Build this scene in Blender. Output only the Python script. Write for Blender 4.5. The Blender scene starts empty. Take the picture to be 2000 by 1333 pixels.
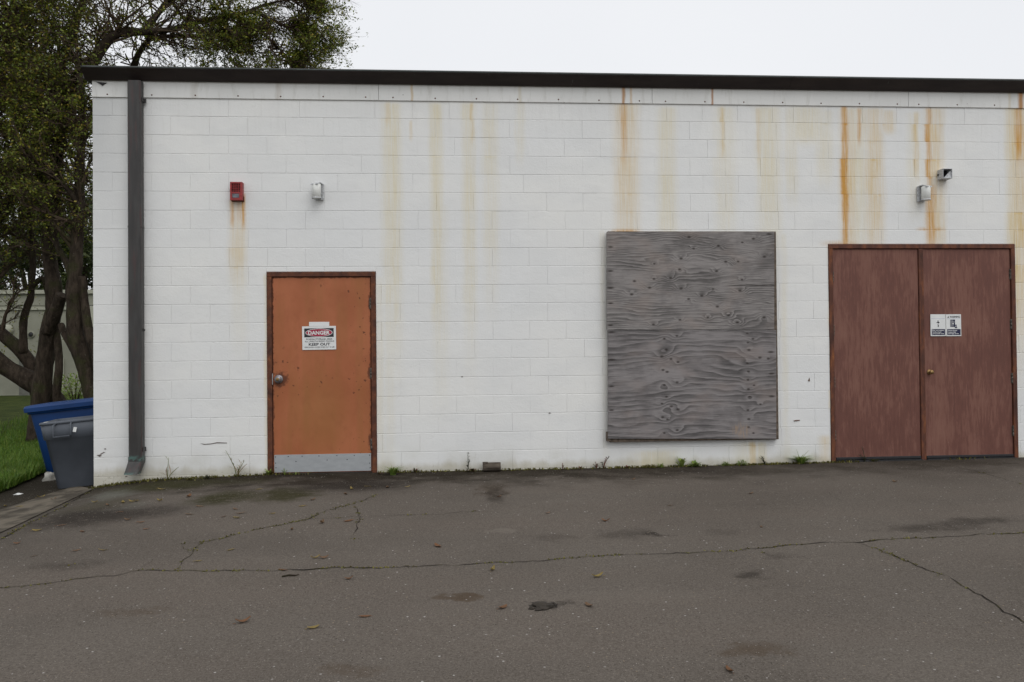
import bpy, bmesh, math, random
import numpy as np
from mathutils import Vector, Matrix, noise as mn

random.seed(7)
rng = np.random.default_rng(7)
R = math.radians
S = bpy.context.scene
COL = S.collection

# ------------------------------------------------------------------ camera
YAW, PITCH, ROLL = 0.0693, 0.0129, -0.0096
CX, CD, CH = 3.8665, 8.7754, 1.2942            # camera stands CD metres in front of the wall plane y = 0
FPX = 1555.0
_f = Vector((math.sin(YAW)*math.cos(PITCH), math.cos(YAW)*math.cos(PITCH), math.sin(PITCH)))
_r = Vector((math.cos(YAW), -math.sin(YAW), 0))
_u = _r.cross(_f)
_r2 = math.cos(ROLL)*_r + math.sin(ROLL)*_u
_u2 = -math.sin(ROLL)*_r + math.cos(ROLL)*_u
CAMPOS = Vector((CX, -CD, CH))
cam_data = bpy.data.cameras.new('camera')
cam = bpy.data.objects.new('camera', cam_data)
COL.objects.link(cam)
cam_data.sensor_width = 36
cam_data.lens = 36*FPX/2000
cam_data.clip_end = 2000
m = Matrix((_r2, _u2, -_f)).transposed().to_4x4()
m.translation = CAMPOS
cam.matrix_world = m
S.camera = cam

# ------------------------------------------------------------------ sky, sun, exposure
SUN_EL, SUN_ROT = R(52), R(155)
W = bpy.data.worlds.new('World')
S.world = W
W.use_nodes = True
wn, wl = W.node_tree.nodes, W.node_tree.links
wn.clear()
wo = wn.new('ShaderNodeOutputWorld')
wb = wn.new('ShaderNodeBackground')
sk = wn.new('ShaderNodeTexSky')
sk.sky_type = 'NISHITA'
sk.sun_disc = False
sk.sun_elevation = SUN_EL
sk.sun_rotation = SUN_ROT
sk.air_density = 1.0
sk.dust_density = 4.0
hs = wn.new('ShaderNodeHueSaturation')
hs.inputs['Saturation'].default_value = 0.25
wl.new(sk.outputs[0], hs.inputs['Color'])
mx = wn.new('ShaderNodeMix')
mx.data_type = 'RGBA'
mx.inputs[0].default_value = 0.88                  # cloud cover over the clear sky
tc = wn.new('ShaderNodeTexCoord')
ns = wn.new('ShaderNodeTexNoise')
ns.inputs['Scale'].default_value = 1.3
ns.inputs['Detail'].default_value = 3
wl.new(tc.outputs['Generated'], ns.inputs['Vector'])
cr = wn.new('ShaderNodeValToRGB')
cr.color_ramp.elements[0].position = 0.3
cr.color_ramp.elements[0].color = (7.9, 8.1, 8.5, 1)
cr.color_ramp.elements[1].position = 0.7
cr.color_ramp.elements[1].color = (8.7, 8.85, 9.15, 1)
wl.new(ns.outputs['Fac'], cr.inputs[0])
wl.new(hs.outputs[0], mx.inputs[6])
wl.new(cr.outputs[0], mx.inputs[7])
wl.new(mx.outputs[2], wb.inputs[0])
wb.inputs[1].default_value = 0.1
wl.new(wb.outputs[0], wo.inputs[0])
sd = bpy.data.lights.new('sun', 'SUN')
sd.energy = 1.05
sd.angle = R(50)
sd.color = (1.0, 0.985, 0.96)
sun = bpy.data.objects.new('sun', sd)
COL.objects.link(sun)
_sdir = Vector((math.sin(SUN_ROT)*math.cos(SUN_EL), math.cos(SUN_ROT)*math.cos(SUN_EL), math.sin(SUN_EL)))
sun.rotation_euler = _sdir.to_track_quat('Z', 'Y').to_euler()
sun.location = (4, -10, 12)
S.view_settings.view_transform = 'Standard'
S.view_settings.look = 'None'
S.view_settings.exposure = 0.12
S.view_settings.gamma = 1.0
S.view_settings.use_curve_mapping = False
S.render.engine = 'CYCLES'
S.cycles.use_denoising = True
S.cycles.denoising_prefilter = 'ACCURATE'
S.render.filter_size = 1.15
S.cycles.max_bounces = 6
S.cycles.transparent_max_bounces = 8

# ------------------------------------------------------------------ measuring helpers
def ray(px, py):
    return _f + (px-1000)/FPX*_r2 - (py-666.5)/FPX*_u2

def at(px, py, y=0.0):
    """the point seen at a photo pixel on the vertical plane at depth y behind the wall face"""
    d = ray(px, py)
    return CAMPOS + d*((y - CAMPOS.y)/d.y)

def lerp(a, b, t): return a + (b-a)*t
def smooth(a, b, x):
    t = min(1, max(0, (x-a)/(b-a)))
    return t*t*(3-2*t)

_bp = [at(x, y) for x, y in ((184, 953), (230, 945), (300, 937), (360, 934), (440, 931), (526, 927), (735, 923), (950, 919), (1200, 914), (1500, 907), (1625, 903), (1985, 894), (2000, 893.5))]
_bx = [p.x for p in _bp]
_bz = [p.z for p in _bp]
def base_z(x):
    if x < _bx[0]: return max(_bz[0] + 0.09*(x-_bx[0]), -0.42)
    return float(np.interp(x, _bx, _bz))
def ground_z(x, y):
    if y <= 0: return base_z(x) + 0.024*y
    return base_z(x) + 0.03*y*smooth(0.3, 3, y)
def gnd(px, py, lift=0.0):
    d = ray(px, py)
    t = 5.0
    lo, hi = 1.0, 60.0
    for _ in range(50):
        t = (lo+hi)/2
        p = CAMPOS + d*t
        if p.z > ground_z(p.x, p.y): lo = t
        else: hi = t
    p = CAMPOS + d*t
    p.z = ground_z(p.x, p.y) + lift
    return p

# ------------------------------------------------------------------ node helpers
class NT:
    def __init__(s, name):
        s.mat = bpy.data.materials.new(name)
        s.mat.use_nodes = True
        s.t = s.mat.node_tree
        s.n, s.l = s.t.nodes, s.t.links
        s.b = s.n['Principled BSDF']
    def put(s, sock, v):
        if v is None: return
        if hasattr(v, 'is_output') or hasattr(v, 'links'): s.l.new(v, sock)
        elif isinstance(v, (tuple, list)) and len(v) == 3 and sock.type == 'RGBA': sock.default_value = (*v, 1)
        else: sock.default_value = v
    def math(s, op, a, b=None, c=None, clamp=False):
        n = s.n.new('ShaderNodeMath'); n.operation = op; n.use_clamp = clamp
        s.put(n.inputs[0], a); s.put(n.inputs[1], b); s.put(n.inputs[2], c)
        return n.outputs[0]
    def vmath(s, op, a, b=None):
        n = s.n.new('ShaderNodeVectorMath'); n.operation = op
        if op == 'SCALE': n.inputs['Scale'].default_value = .05
        s.put(n.inputs[0], a); s.put(n.inputs[1], b)
        return n.outputs['Value'] if op in ('DISTANCE', 'LENGTH', 'DOT_PRODUCT') else n.outputs[0]
    def mr(s, v, a, b, c=0.0, d=1.0, kind='SMOOTHSTEP'):
        n = s.n.new('ShaderNodeMapRange'); n.interpolation_type = kind
        s.put(n.inputs[0], v)
        for i, q in enumerate((a, b, c, d)): n.inputs[i+1].default_value = q
        return n.outputs[0]
    def mix(s, f, a, b, mode='MIX'):
        n = s.n.new('ShaderNodeMix'); n.data_type = 'RGBA'; n.blend_type = mode
        s.put(n.inputs[0], f); s.put(n.inputs[6], a); s.put(n.inputs[7], b)
        return n.outputs[2]
    def noise(s, vec, scale, detail=4, rough=0.55, out='Fac', dist=0.0):
        n = s.n.new('ShaderNodeTexNoise')
        s.put(n.inputs['Vector'], vec)
        n.inputs['Scale'].default_value = scale; n.inputs['Detail'].default_value = detail
        n.inputs['Roughness'].default_value = rough; n.inputs['Distortion'].default_value = dist
        return n.outputs[out]
    def voro(s, vec, scale, feature='F1', out='Distance', rnd=1.0):
        n = s.n.new('ShaderNodeTexVoronoi'); n.feature = feature
        s.put(n.inputs['Vector'], vec); n.inputs['Scale'].default_value = scale
        n.inputs['Randomness'].default_value = rnd
        return n.outputs[out] if out else n
    def mapv(s, vec, scale=(1, 1, 1), loc=(0, 0, 0), rot=(0, 0, 0)):
        n = s.n.new('ShaderNodeMapping')
        s.put(n.inputs['Vector'], vec)
        n.inputs['Scale'].default_value = scale; n.inputs['Location'].default_value = loc; n.inputs['Rotation'].default_value = rot
        return n.outputs[0]
    def ramp(s, f, stops, mode='LINEAR'):
        n = s.n.new('ShaderNodeValToRGB'); e = n.color_ramp.elements
        n.color_ramp.interpolation = mode
        while len(e) < len(stops): e.new(0.5)
        for q, (p, c) in zip(e, stops):
            q.position = p; q.color = (*c, 1) if len(c) == 3 else c
        s.put(n.inputs[0], f)
        return n.outputs[0]
    def coord(s, out='Object', obj=None):
        n = s.n.new('ShaderNodeTexCoord')
        if obj: n.object = obj
        return n.outputs[out]
    def pos(s):
        return s.n.new('ShaderNodeNewGeometry').outputs['Position']
    def island(s):
        return s.n.new('ShaderNodeNewGeometry').outputs['Random Per Island']
    def sep(s, v):
        n = s.n.new('ShaderNodeSeparateXYZ'); s.put(n.inputs[0], v)
        return n.outputs
    def comb(s, x, y, z):
        n = s.n.new('ShaderNodeCombineXYZ')
        s.put(n.inputs[0], x); s.put(n.inputs[1], y); s.put(n.inputs[2], z)
        return n.outputs[0]
    def bump(s, h, strength=0.3, dist=0.01):
        n = s.n.new('ShaderNodeBump')
        n.inputs['Strength'].default_value = strength; n.inputs['Distance'].default_value = dist
        s.put(n.inputs['Height'], h)
        s.l.new(n.outputs[0], s.b.inputs['Normal'])
    def out(s, col=None, rough=None, metal=None, spec=None):
        s.put(s.b.inputs['Base Color'], col)
        s.put(s.b.inputs['Roughness'], rough)
        s.put(s.b.inputs['Metallic'], metal)
        if spec is not None: s.b.inputs['Specular IOR Level'].default_value = spec
        return s.mat

def plain(name, col, rough=0.6, metal=0.0, vary=0.15, scale=12, spec=0.4):
    t = NT(name)
    v = t.noise(t.pos(), scale, 5)
    c = t.mix(t.mr(v, .3, .7), tuple(q*(1-vary) for q in col), tuple(min(1, q*(1+vary)) for q in col))
    t.bump(t.noise(t.pos(), scale*9, 3), 0.1, 0.003)
    return t.out(c, rough, metal, spec)

# ------------------------------------------------------------------ mesh helpers
class MB:
    def __init__(s): s.v, s.f, s.s = [], [], []
    def add(s, vs, fs, smooth=False):
        k = len(s.v)
        s.v += [tuple(v) for v in vs]
        for f in fs:
            s.f.append(tuple(i+k for i in f)); s.s.append(smooth)
    def box(s, x0, x1, y0, y1, z0, z1, M=None):
        vs = [Vector(p) for p in ((x0, y0, z0), (x1, y0, z0), (x1, y1, z0), (x0, y1, z0), (x0, y0, z1), (x1, y0, z1), (x1, y1, z1), (x0, y1, z1))]
        if M: vs = [M @ v for v in vs]
        s.add(vs, [(0, 3, 2, 1), (4, 5, 6, 7), (0, 1, 5, 4), (1, 2, 6, 5), (2, 3, 7, 6), (3, 0, 4, 7)])
    def bbox(s, x0, x1, y0, y1, z0, z1, b=0.004):
        """box with a chamfered front (towards -y)"""
        F = [(x0+b, y0, z0+b), (x1-b, y0, z0+b), (x1-b, y0, z1-b), (x0+b, y0, z1-b)]
        Mi = [(x0, y0+b, z0), (x1, y0+b, z0), (x1, y0+b, z1), (x0, y0+b, z1)]
        K = [(x0, y1, z0), (x1, y1, z0), (x1, y1, z1), (x0, y1, z1)]
        fs = [(0, 1, 2, 3)]
        for i in range(4):
            j = (i+1) % 4
            fs += [(4+i, 4+j, j, i), (8+i, 8+j, 4+j, 4+i)]
        fs.append((8, 11, 10, 9))
        s.add(F+Mi+K, fs)
    def tube(s, pts, rad, n=8, caps=True, smooth=True):
        pts = [Vector(p) for p in pts]
        if not hasattr(rad, '__len__'): rad = [rad]*len(pts)
        vs, fs = [], []
        up = Vector((0.31, 0.17, 0.93)).normalized()
        for i, p in enumerate(pts):
            d = (pts[min(i+1, len(pts)-1)] - pts[max(i-1, 0)])
            d = d.normalized() if d.length > 1e-9 else Vector((0, 0, 1))
            a = d.cross(up)
            if a.length < 1e-3: a = d.cross(Vector((1, 0, 0)))
            a.normalize(); b = d.cross(a)
            for k in range(n):
                q = 2*math.pi*k/n
                vs.append(p + rad[i]*(math.cos(q)*a + math.sin(q)*b))
        for i in range(len(pts)-1):
            for k in range(n):
                k2 = (k+1) % n
                fs.append((i*n+k, i*n+k2, (i+1)*n+k2, (i+1)*n+k))
        s.add(vs, fs, smooth)
        if caps and n > 2:
            k = len(s.v) - len(vs)
            s.f.append(tuple(k+i for i in range(n))[::-1]); s.s.append(False)
            s.f.append(tuple(k+(len(pts)-1)*n+i for i in range(n))); s.s.append(False)
    def lathe(s, prof, n=24, M=None, smooth=True):
        """profile of (radius, height) turned about z"""
        vs, fs = [], []
        for r, h in prof:
            for k in range(n):
                q = 2*math.pi*k/n
                v = Vector((r*math.cos(q), r*math.sin(q), h))
                vs.append(M @ v if M else v)
        for i in range(len(prof)-1):
            for k in range(n):
                k2 = (k+1) % n
                fs.append((i*n+k, i*n+k2, (i+1)*n+k2, (i+1)*n+k))
        s.add(vs, fs, smooth)
    def loops(s, rings, closed_caps=(True, True), smooth=True):
        n = len(rings[0]); vs = [v for r in rings for v in r]; fs = []
        for i in range(len(rings)-1):
            for k in range(n):
                k2 = (k+1) % n
                fs.append((i*n+k, i*n+k2, (i+1)*n+k2, (i+1)*n+k))
        if closed_caps[0]: fs.append(tuple(range(n))[::-1])
        if closed_caps[1]: fs.append(tuple((len(rings)-1)*n+k for k in range(n)))
        s.add(vs, fs, smooth)
    def mesh(s, name, mat):
        me = bpy.data.meshes.new(name)
        me.from_pydata(s.v, [], s.f)
        me.polygons.foreach_set('use_smooth', s.s)
        if mat: me.materials.append(mat)
        me.update()
        return me
    def build(s, name, mat, parent=None, loc=None):
        return link(name, s.mesh(name, mat), parent, loc)

def link(name, me, parent=None, loc=None):
    o = bpy.data.objects.new(name, me)
    COL.objects.link(o)
    if parent: o.parent = parent
    if loc: o.location = loc
    return o
def tag(o, label=None, cat=None, group=None, kind=None):
    if label: o['label'] = label
    if cat: o['category'] = cat
    if group: o['group'] = group
    if kind: o['kind'] = kind
    return o
def thing(name, label, cat, loc=(0, 0, 0), group=None, rot=(0, 0, 0)):
    o = bpy.data.objects.new(name, None)
    o.empty_display_size = 0.1
    COL.objects.link(o)
    o.location = loc; o.rotation_euler = rot
    return tag(o, label, cat, group)
def bev(o, w=0.004, seg=2):
    b = o.modifiers.new('bevel', 'BEVEL'); b.width = w; b.segments = seg; b.limit_method = 'ANGLE'; b.angle_limit = R(40)
    return o

# ------------------------------------------------------------------ materials
WALLX1 = 15.0
STREAKS = [  # photo x, half width px, y top, y bottom, strength, tone (0 pale ochre, 1 strong rust)
 (1217, 6, 165, 330, .5, .75), (1222, 22, 200, 470, .40, .4), (1232, 3, 168, 204, .4, .7), (1301, 17, 208, 470, .34, .25),
 (1391, 3, 168, 200, .7, .9), (1411, 4, 208, 318, .35, .5), (1414, 20, 208, 470, .2, .2), (1500, 22, 208, 470, .30, .25),
 (1481, 4, 210, 330, .25, .4), (1575, 34, 208, 290, .26, .12), (1545, 12, 210, 420, .2, .05), (1610, 16, 214, 380, .2, .05),
 (1648, 6, 205, 480, .95, 1.0), (1654, 15, 210, 480, .42, .6), (1677, 4, 210, 290, .65, .85), (1676, 12, 210, 470, .3, .3),
 (1706, 18, 210, 480, .42, .35), (1716, 4, 212, 470, .3, .5), (1735, 13, 214, 268, .35, .5), (1788, 5, 218, 360, .4, .6), (1784, 14, 218, 440, .2, .3),
 (1812, 5, 210, 400, .62, .85), (1824, 18, 210, 480, .42, .4), (1817, 9, 360, 480, .6, .8), (1836, 10, 400, 480, .35, .5),
 (1988, 7, 160, 330, .75, .85), (1992, 24, 205, 620, .46, .35), (1975, 14, 205, 600, .25, .2),
 (756, 4, 198, 250, .35, .5), (764, 17, 200, 620, .34, .2), (758, 9, 240, 900, .13, .15), (805, 3, 165, 198, .45, .6), (804, 3, 235, 280, .22, .5),
 (852, 11, 200, 620, .32, .2), (858, 14, 400, 720, .14, .1), (915, 12, 200, 600, .27, .2), (922, 3, 200, 285, .3, .4), (957, 14, 200, 520, .22, .15), (1015, 8, 165, 330, .2, .2),
 (452, 4, 388, 448, .6, .8), (474, 4, 378, 452, .85, 1.0), (466, 5, 388, 440, .35, .7), (463, 15, 390, 520, .30, .35), (466, 14, 430, 640, .14, .15),
 (1624, 7, 480, 900, .42, .4), (1470, 6, 862, 910, .45, .5), (1487, 9, 862, 910, .4, .3), (1463, 30, 862, 912, .2, .2),
 (741, 8, 540, 900, .17, .15), (1530, 6, 455, 860, .15, .15), (1178, 6, 450, 860, .12, .1), (520, 4, 535, 925, .3, .2), (1985, 3, 480, 620, .4, .3),
 (1275, 40, 880, 915, .24, .3), (1640, 30, 470, 480, .35, .7), (1222, 22, 447, 455, .6, .8), (1818, 22, 444, 452, .6, .85), (1612, 12, 850, 905, .3, .4),
]
def wall_paint(objref):
    t = NT('white_block_paint')
    P = t.coord('Object', objref)
    xyz = t.sep(P)
    n1 = t.noise(P, 0.6, 4)
    col = t.mix(t.mr(n1, .3, .7), (.735, .742, .738), (.78, .778, .752))
    # roller marks / re-painted patches
    patch = t.noise(t.mapv(P, (1.1, 1, 2.2)), 1.4, 2)
    col = t.mix(t.math('MULTIPLY', t.mr(patch, .45, .6), .35), col, (.69, .695, .688))
    # grime below the eaves and at the foot
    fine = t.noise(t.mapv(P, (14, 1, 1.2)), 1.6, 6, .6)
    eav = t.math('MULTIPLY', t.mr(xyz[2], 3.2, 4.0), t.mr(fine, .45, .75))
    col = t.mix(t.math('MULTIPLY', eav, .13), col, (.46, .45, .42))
    corner = t.math('MULTIPLY', t.mr(xyz[0], .55, 0.0), t.mr(xyz[2], 2.2, 3.9))  # greyer towards the upper left corner
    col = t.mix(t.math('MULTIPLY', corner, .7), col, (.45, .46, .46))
    spl = t.noise(P, 34, 4, .7)
    splz = t.mr(xyz[2], .12, -.10)
    col = t.mix(t.math('MULTIPLY', splz, t.mr(spl, .55, .66)), col, (.12, .11, .08))
    col = t.mix(t.math('MULTIPLY', t.mr(xyz[2], .35, -.05), t.mr(t.noise(P, 3, 4), .35, .8)), col, (.55, .54, .48))
    foot = t.mr(t.math('ADD', xyz[2], t.math('MULTIPLY', t.noise(t.mapv(P, (3, 1, .6)), 2.0, 4), -.16)), .035, -.06)
    col = t.mix(t.math('MULTIPLY', foot, .55), col, (.40, .36, .25))
    # run-off streaks from the eaves: (x, half width, top, bottom, strength, tone)
    jig = t.math('MULTIPLY', t.math('SUBTRACT', t.noise(t.mapv(P, (4.5, 1, 2.2)), 2.0, 5, .65), .5), .055)
    sx = t.math('ADD', xyz[0], jig)
    course = t.math('FLOOR', t.math('DIVIDE', xyz[2], .2032))
    wnn = t.n.new('ShaderNodeTexWhiteNoise'); wnn.noise_dimensions = '2D'
    t.put(wnn.inputs['Vector'], t.comb(course, t.math('FLOOR', t.math('MULTIPLY', xyz[0], 2.2)), 0.0))
    cvar = t.math('ADD', t.math('MULTIPLY', wnn.outputs['Value'], .5), .74)
    sx = t.math('ADD', sx, t.math('MULTIPLY', t.math('SUBTRACT', wnn.outputs['Value'], .5), .018))
    pool = t.math('MULTIPLY', t.mr(t.math('FRACT', t.math('DIVIDE', xyz[2], .2032)), .82, 1.0), t.mr(t.noise(t.mapv(P, (5, 1, 1)), 1.6, 4), .52, .66, 0, .55))
    stri = t.mr(t.noise(t.mapv(P, (30, 1, 1.1)), 2.2, 5, .65), .3, .68)
    stri2 = t.math('ADD', t.math('MULTIPLY', stri, .75), .52)
    for tone_lo, tone_hi, c in ((-.1, .3, (.66, .55, .26)), (.3, .65, (.62, .42, .115)), (.65, 1.1, (.55, .27, .032))):
        acc = None
        for (px, hw, y0, y1, st, tone) in STREAKS:
            if not (tone_lo < tone <= tone_hi): continue
            a, b = at(px, y0), at(px, y1)
            w = hw/175
            d = t.math('ABSOLUTE', t.math('SUBTRACT', sx, a.x))
            h = t.mr(d, w*1.7, w*.25, 0, min(1, st*1.12))
            ln = a.z-b.z
            v = t.mr(xyz[2], b.z - ln*(.5 if y1 >= 470 else .06), b.z + ln*.34)
            g = t.math('MULTIPLY', h, v)
            q = t.mr(xyz[2], a.z+.02, a.z-.04)
            g = t.math('MULTIPLY', g, q)
            acc = g if acc is None else t.math('MAXIMUM', acc, g)
        fac = t.math('MULTIPLY', acc, t.math('MULTIPLY', t.math('ADD', stri2, pool), cvar), clamp=True)
        col = t.mix(fac, col, c)
    oi = t.n.new('ShaderNodeObjectInfo').outputs['Random']
    col = t.mix(t.math('MULTIPLY', oi, .09), col, (.62, .64, .64))
    # faint specks
    sp = t.voro(P, 2.3)
    col = t.mix(t.mr(sp, .018, .010), col, (.2, .19, .17))
    h = t.math('ADD', t.math('MULTIPLY', t.noise(P, 55, 4, .65), .9), t.math('MULTIPLY', t.noise(P, 11, 3), 1.0))
    pores = t.voro(P, 60)
    h = t.math('SUBTRACT', h, t.math('MULTIPLY', t.mr(pores, .22, .08), t.mr(t.noise(P, 9, 2), .5, .62)))
    t.bump(h, .5, .005)
    return t.out(col, .55, 0, .35)

def orange_door(ref, w, h):
    t = NT('orange_door_paint')
    P = t.coord('Object', ref)
    x, y, z = t.sep(P)[0:3]
    n = t.noise(t.mapv(P, (1, 1, .8)), 2.2, 4)
    col = t.mix(t.mr(n, .3, .7), (.325, .100, .038), (.405, .135, .058))
    col = t.mix(t.math('MULTIPLY', t.mr(t.noise(t.mapv(P, (6, 1, .5)), 1.5, 5), .40, .70), .5), col, (.29, .118, .036))
    col = t.mix(t.math('MULTIPLY', t.mr(t.noise(t.mapv(P, (2, 1, 1.4), loc=(3, 0, 0)), 3.2, 6, .65), .50, .68), .35), col, (.26, .075, .030))
    olive = t.mr(t.vmath('DISTANCE', t.mapv(P, (1, 0, .6)), (w*.50, 0, .6*.62)), .42, .05)
    col = t.mix(t.math('MULTIPLY', olive, .35), col, (.30, .15, .04))
    # rust eating in from the edges, around the knob and hinges, and in spots
    ed = t.math('MINIMUM', t.math('MINIMUM', x, t.math('SUBTRACT', w, x)), t.math('SUBTRACT', h, z))
    en = t.noise(P, 14, 5, .65)
    edge = t.mr(t.math('ADD', ed, t.math('MULTIPLY', t.math('SUBTRACT', en, .5), -.07)), .016, .006)
    kn = t.vmath('DISTANCE', P, (.08, 0, 1.01))
    kn = t.mr(t.math('ADD', kn, t.math('MULTIPLY', t.math('SUBTRACT', t.noise(P, 24, 4), .5), .16)), .10, .055)
    fac = t.math('MAXIMUM', edge, kn)
    for hz in (.33, 1.09, 1.84):
        d = t.vmath('DISTANCE', t.mapv(P, (1.8, 1, .75)), (1.8*w, 0, .75*hz))
        d = t.mr(t.math('ADD', d, t.math('MULTIPLY', t.math('SUBTRACT', en, .5), .14)), .08, .045)
        fac = t.math('MAXIMUM', fac, d)
    Pd = t.vmath('ADD', P, t.vmath('SCALE', t.vmath('SUBTRACT', t.noise(P, 30, 3, .6, out='Color'), (.5, .5, .5))))
    v = t.voro(Pd, 17, out=None)
    pick = t.mr(t.sep(v.outputs['Color'])[0], .50, .54)
    wgt = t.math('MAXIMUM', t.mr(x, w-.34, w-.05), t.mr(t.vmath('DISTANCE', P, (.14, 0, .98)), .36, .10))
    clus = t.mr(t.math('ADD', t.noise(P, 2.6, 2), t.math('MULTIPLY', wgt, .24)), .53, .66)
    sp = t.math('MULTIPLY', t.math('MULTIPLY', t.mr(v.outputs['Distance'], .26, .12), pick), clus)
    v2 = t.voro(t.mapv(P, loc=(3, 0, 1)), 38, out=None)
    sp2 = t.math('MULTIPLY', t.math('MULTIPLY', t.mr(v2.outputs['Distance'], .28, .1), t.mr(t.sep(v2.outputs['Color'])[0], .88, .93)), clus)
    fac = t.math('MAXIMUM', fac, t.math('MAXIMUM', sp, sp2))
    col = t.mix(t.math('MULTIPLY', fac, .93), col, t.mix(t.noise(P, 40, 3), (.085, .03, .018), (.16, .055, .025)))
    t.bump(t.math('ADD', t.math('MULTIPLY', fac, -.6), t.math('MULTIPLY', t.noise(P, 60, 3), .3)), .3, .003)
    return t.out(col, t.mr(fac, 0, 1, .48, .85), 0, .35)

def rusty_frame():
    t = NT('rusted_frame_paint')
    P = t.pos()
    n = t.noise(P, 9, 6, .65)
    col = t.ramp(n, [(.3, (.04, .016, .011)), (.46, (.085, .032, .019)), (.6, (.135, .048, .023)), (.75, (.26, .09, .03))])
    col = t.mix(t.mr(t.noise(P, 42, 5, .7), .55, .7), col, (.06, .025, .018))
    t.bump(t.noise(P, 55, 4), .4, .003)
    return t.out(col, .75, 0, .3)

def brown_frame():
    t = NT('brown_frame_paint')
    P = t.pos()
    n = t.noise(t.mapv(P, (3, 3, 1)), 4, 6, .65)
    col = t.ramp(n, [(.3, (.05, .021, .015)), (.5, (.10, .037, .023)), (.62, (.17, .06, .026)), (.76, (.34, .13, .035))])
    t.bump(t.noise(P, 55, 4), .3, .003)
    return t.out(col, .7, 0, .3)

def brown_door():
    t = NT('worn_brown_door_paint')
    P = t.pos()
    a = t.noise(t.mapv(P, (17, 1, 2.2)), 1.7, 7, .68)
    b = t.noise(t.mapv(P, (2.2, 1, 1.0)), 1.1, 4, .6)
    s = t.math('ADD', t.math('MULTIPLY', a, .50), t.math('ADD', t.math('MULTIPLY', b, .52), t.math('MULTIPLY', t.noise(t.mapv(P, (34, 1, 5)), 1.6, 5, .65), .22)))
    col = t.ramp(t.mr(s, .44, .82, kind='LINEAR'), [(.15, (.118, .046, .034)), (.42, (.142, .058, .043)), (.56, (.178, .080, .059)), (.85, (.205, .098, .072))])
    fl = t.noise(t.mapv(P, (60, 1, 22)), 1.0, 4, .7)
    col = t.mix(t.mr(fl, .62, .76), col, (.26, .15, .125))
    col = t.mix(t.math('MULTIPLY', t.mr(t.noise(t.mapv(P, (26, 1, .8)), 1.2, 5), .55, .75), .5), col, (.105, .043, .035))
    t.bump(t.noise(P, 60, 3), .15, .003)
    return t.out(col, t.mr(s, .4, .7, .5, .75), 0, .35)

def dark_metal(name='bronze_metal', a=(.017, .011, .0105), b=(.03, .021, .019), teal=False):
    t = NT(name)
    P = t.pos()
    n = t.noise(t.mapv(P, (9, 9, 1.2) if teal else (1, 4, 4)), 2.5, 5)
    col = t.mix(t.mr(n, .3, .7), a, b)
    if teal:
        col = t.mix(t.math('MULTIPLY', t.mr(t.noise(t.mapv(P, (8, 8, .7)), 3.3, 4), .52, .66), .65), col, (.062, .034, .032))
        z = t.sep(P)[2]
        for zz in (.03, .20):
            g = t.mr(t.math('ABSOLUTE', t.math('SUBTRACT', z, zz)), .045, .01)
            col = t.mix(t.math('MULTIPLY', g, t.mr(t.noise(P, 22, 4), .42, .6)), col, (.07, .13, .115))
        g = t.mr(t.math('ABSOLUTE', t.math('SUBTRACT', z, .005)), .013, .004)
        col = t.mix(t.math('MULTIPLY', g, t.mr(t.noise(P, 45, 3), .45, .55)), col, (.5, .48, .45))
    else:
        sc = t.noise(t.mapv(P, (5, 1, 1), rot=(0, .5, 0)), 5, 3)
        col = t.mix(t.math('MULTIPLY', t.mr(sc, .70, .76), .5), col, (.12, .12, .12))
    t.bump(t.noise(P, 14, 4), .12, .006)
    return t.out(col, .5, .0, .45)

def galvanised():
    t = NT('galvanised_steel')
    P = t.pos()
    n = t.noise(t.mapv(P, (2, 1, 5)), 5, 5)
    col = t.mix(t.mr(n, .3, .7), (.33, .345, .355), (.375, .39, .40))
    col = t.mix(t.math('MULTIPLY', t.mr(t.noise(t.mapv(P, (26, 1, 3)), 1.5, 4), .62, .78), .4), col, (.46, .47, .475))
    t.bump(t.noise(P, 18, 3), .1, .003)
    return t.out(col, .45, .12, .5)

KN_UP = [(520, 296), (383, 266), (381, 348), (471, 343), (275, 360), (357, 396), (528, 400), (260, 432), (569, 457), (720, 306), (837, 254), (858, 352), (701, 403), (847, 412), (725, 498), (833, 584), (730, 168), (596, 184), (528, 238), (571, 121), (860, 150), (378, 596), (522, 570), (673, 557), (978, 556), (980, 228), (145, 175), (145, 305), (145, 397), (145, 480), (145, 600), (1005, 105), (770, 255), (640, 440), (785, 545), (920, 130)]
KN_LO = [(437, 672), (505, 657), (447, 732), (423, 769), (473, 782), (511, 799), (430, 842), (452, 852), (437, 924), (506, 909), (449, 987), (424, 1024), (475, 1039), (512, 1055), (428, 1098), (454, 1109), (437, 1184), (507, 1168), (887, 643), (917, 673), (890, 693), (896, 733), (955, 775), (887, 805), (893, 850), (890, 895), (923, 925), (893, 946), (900, 986), (958, 1028), (890, 1060), (895, 1108), (893, 1152), (920, 1184), (150, 637), (150, 787), (150, 931), (150, 1060), (1015, 745), (1018, 862), (1020, 985), (1000, 780)]
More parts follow.
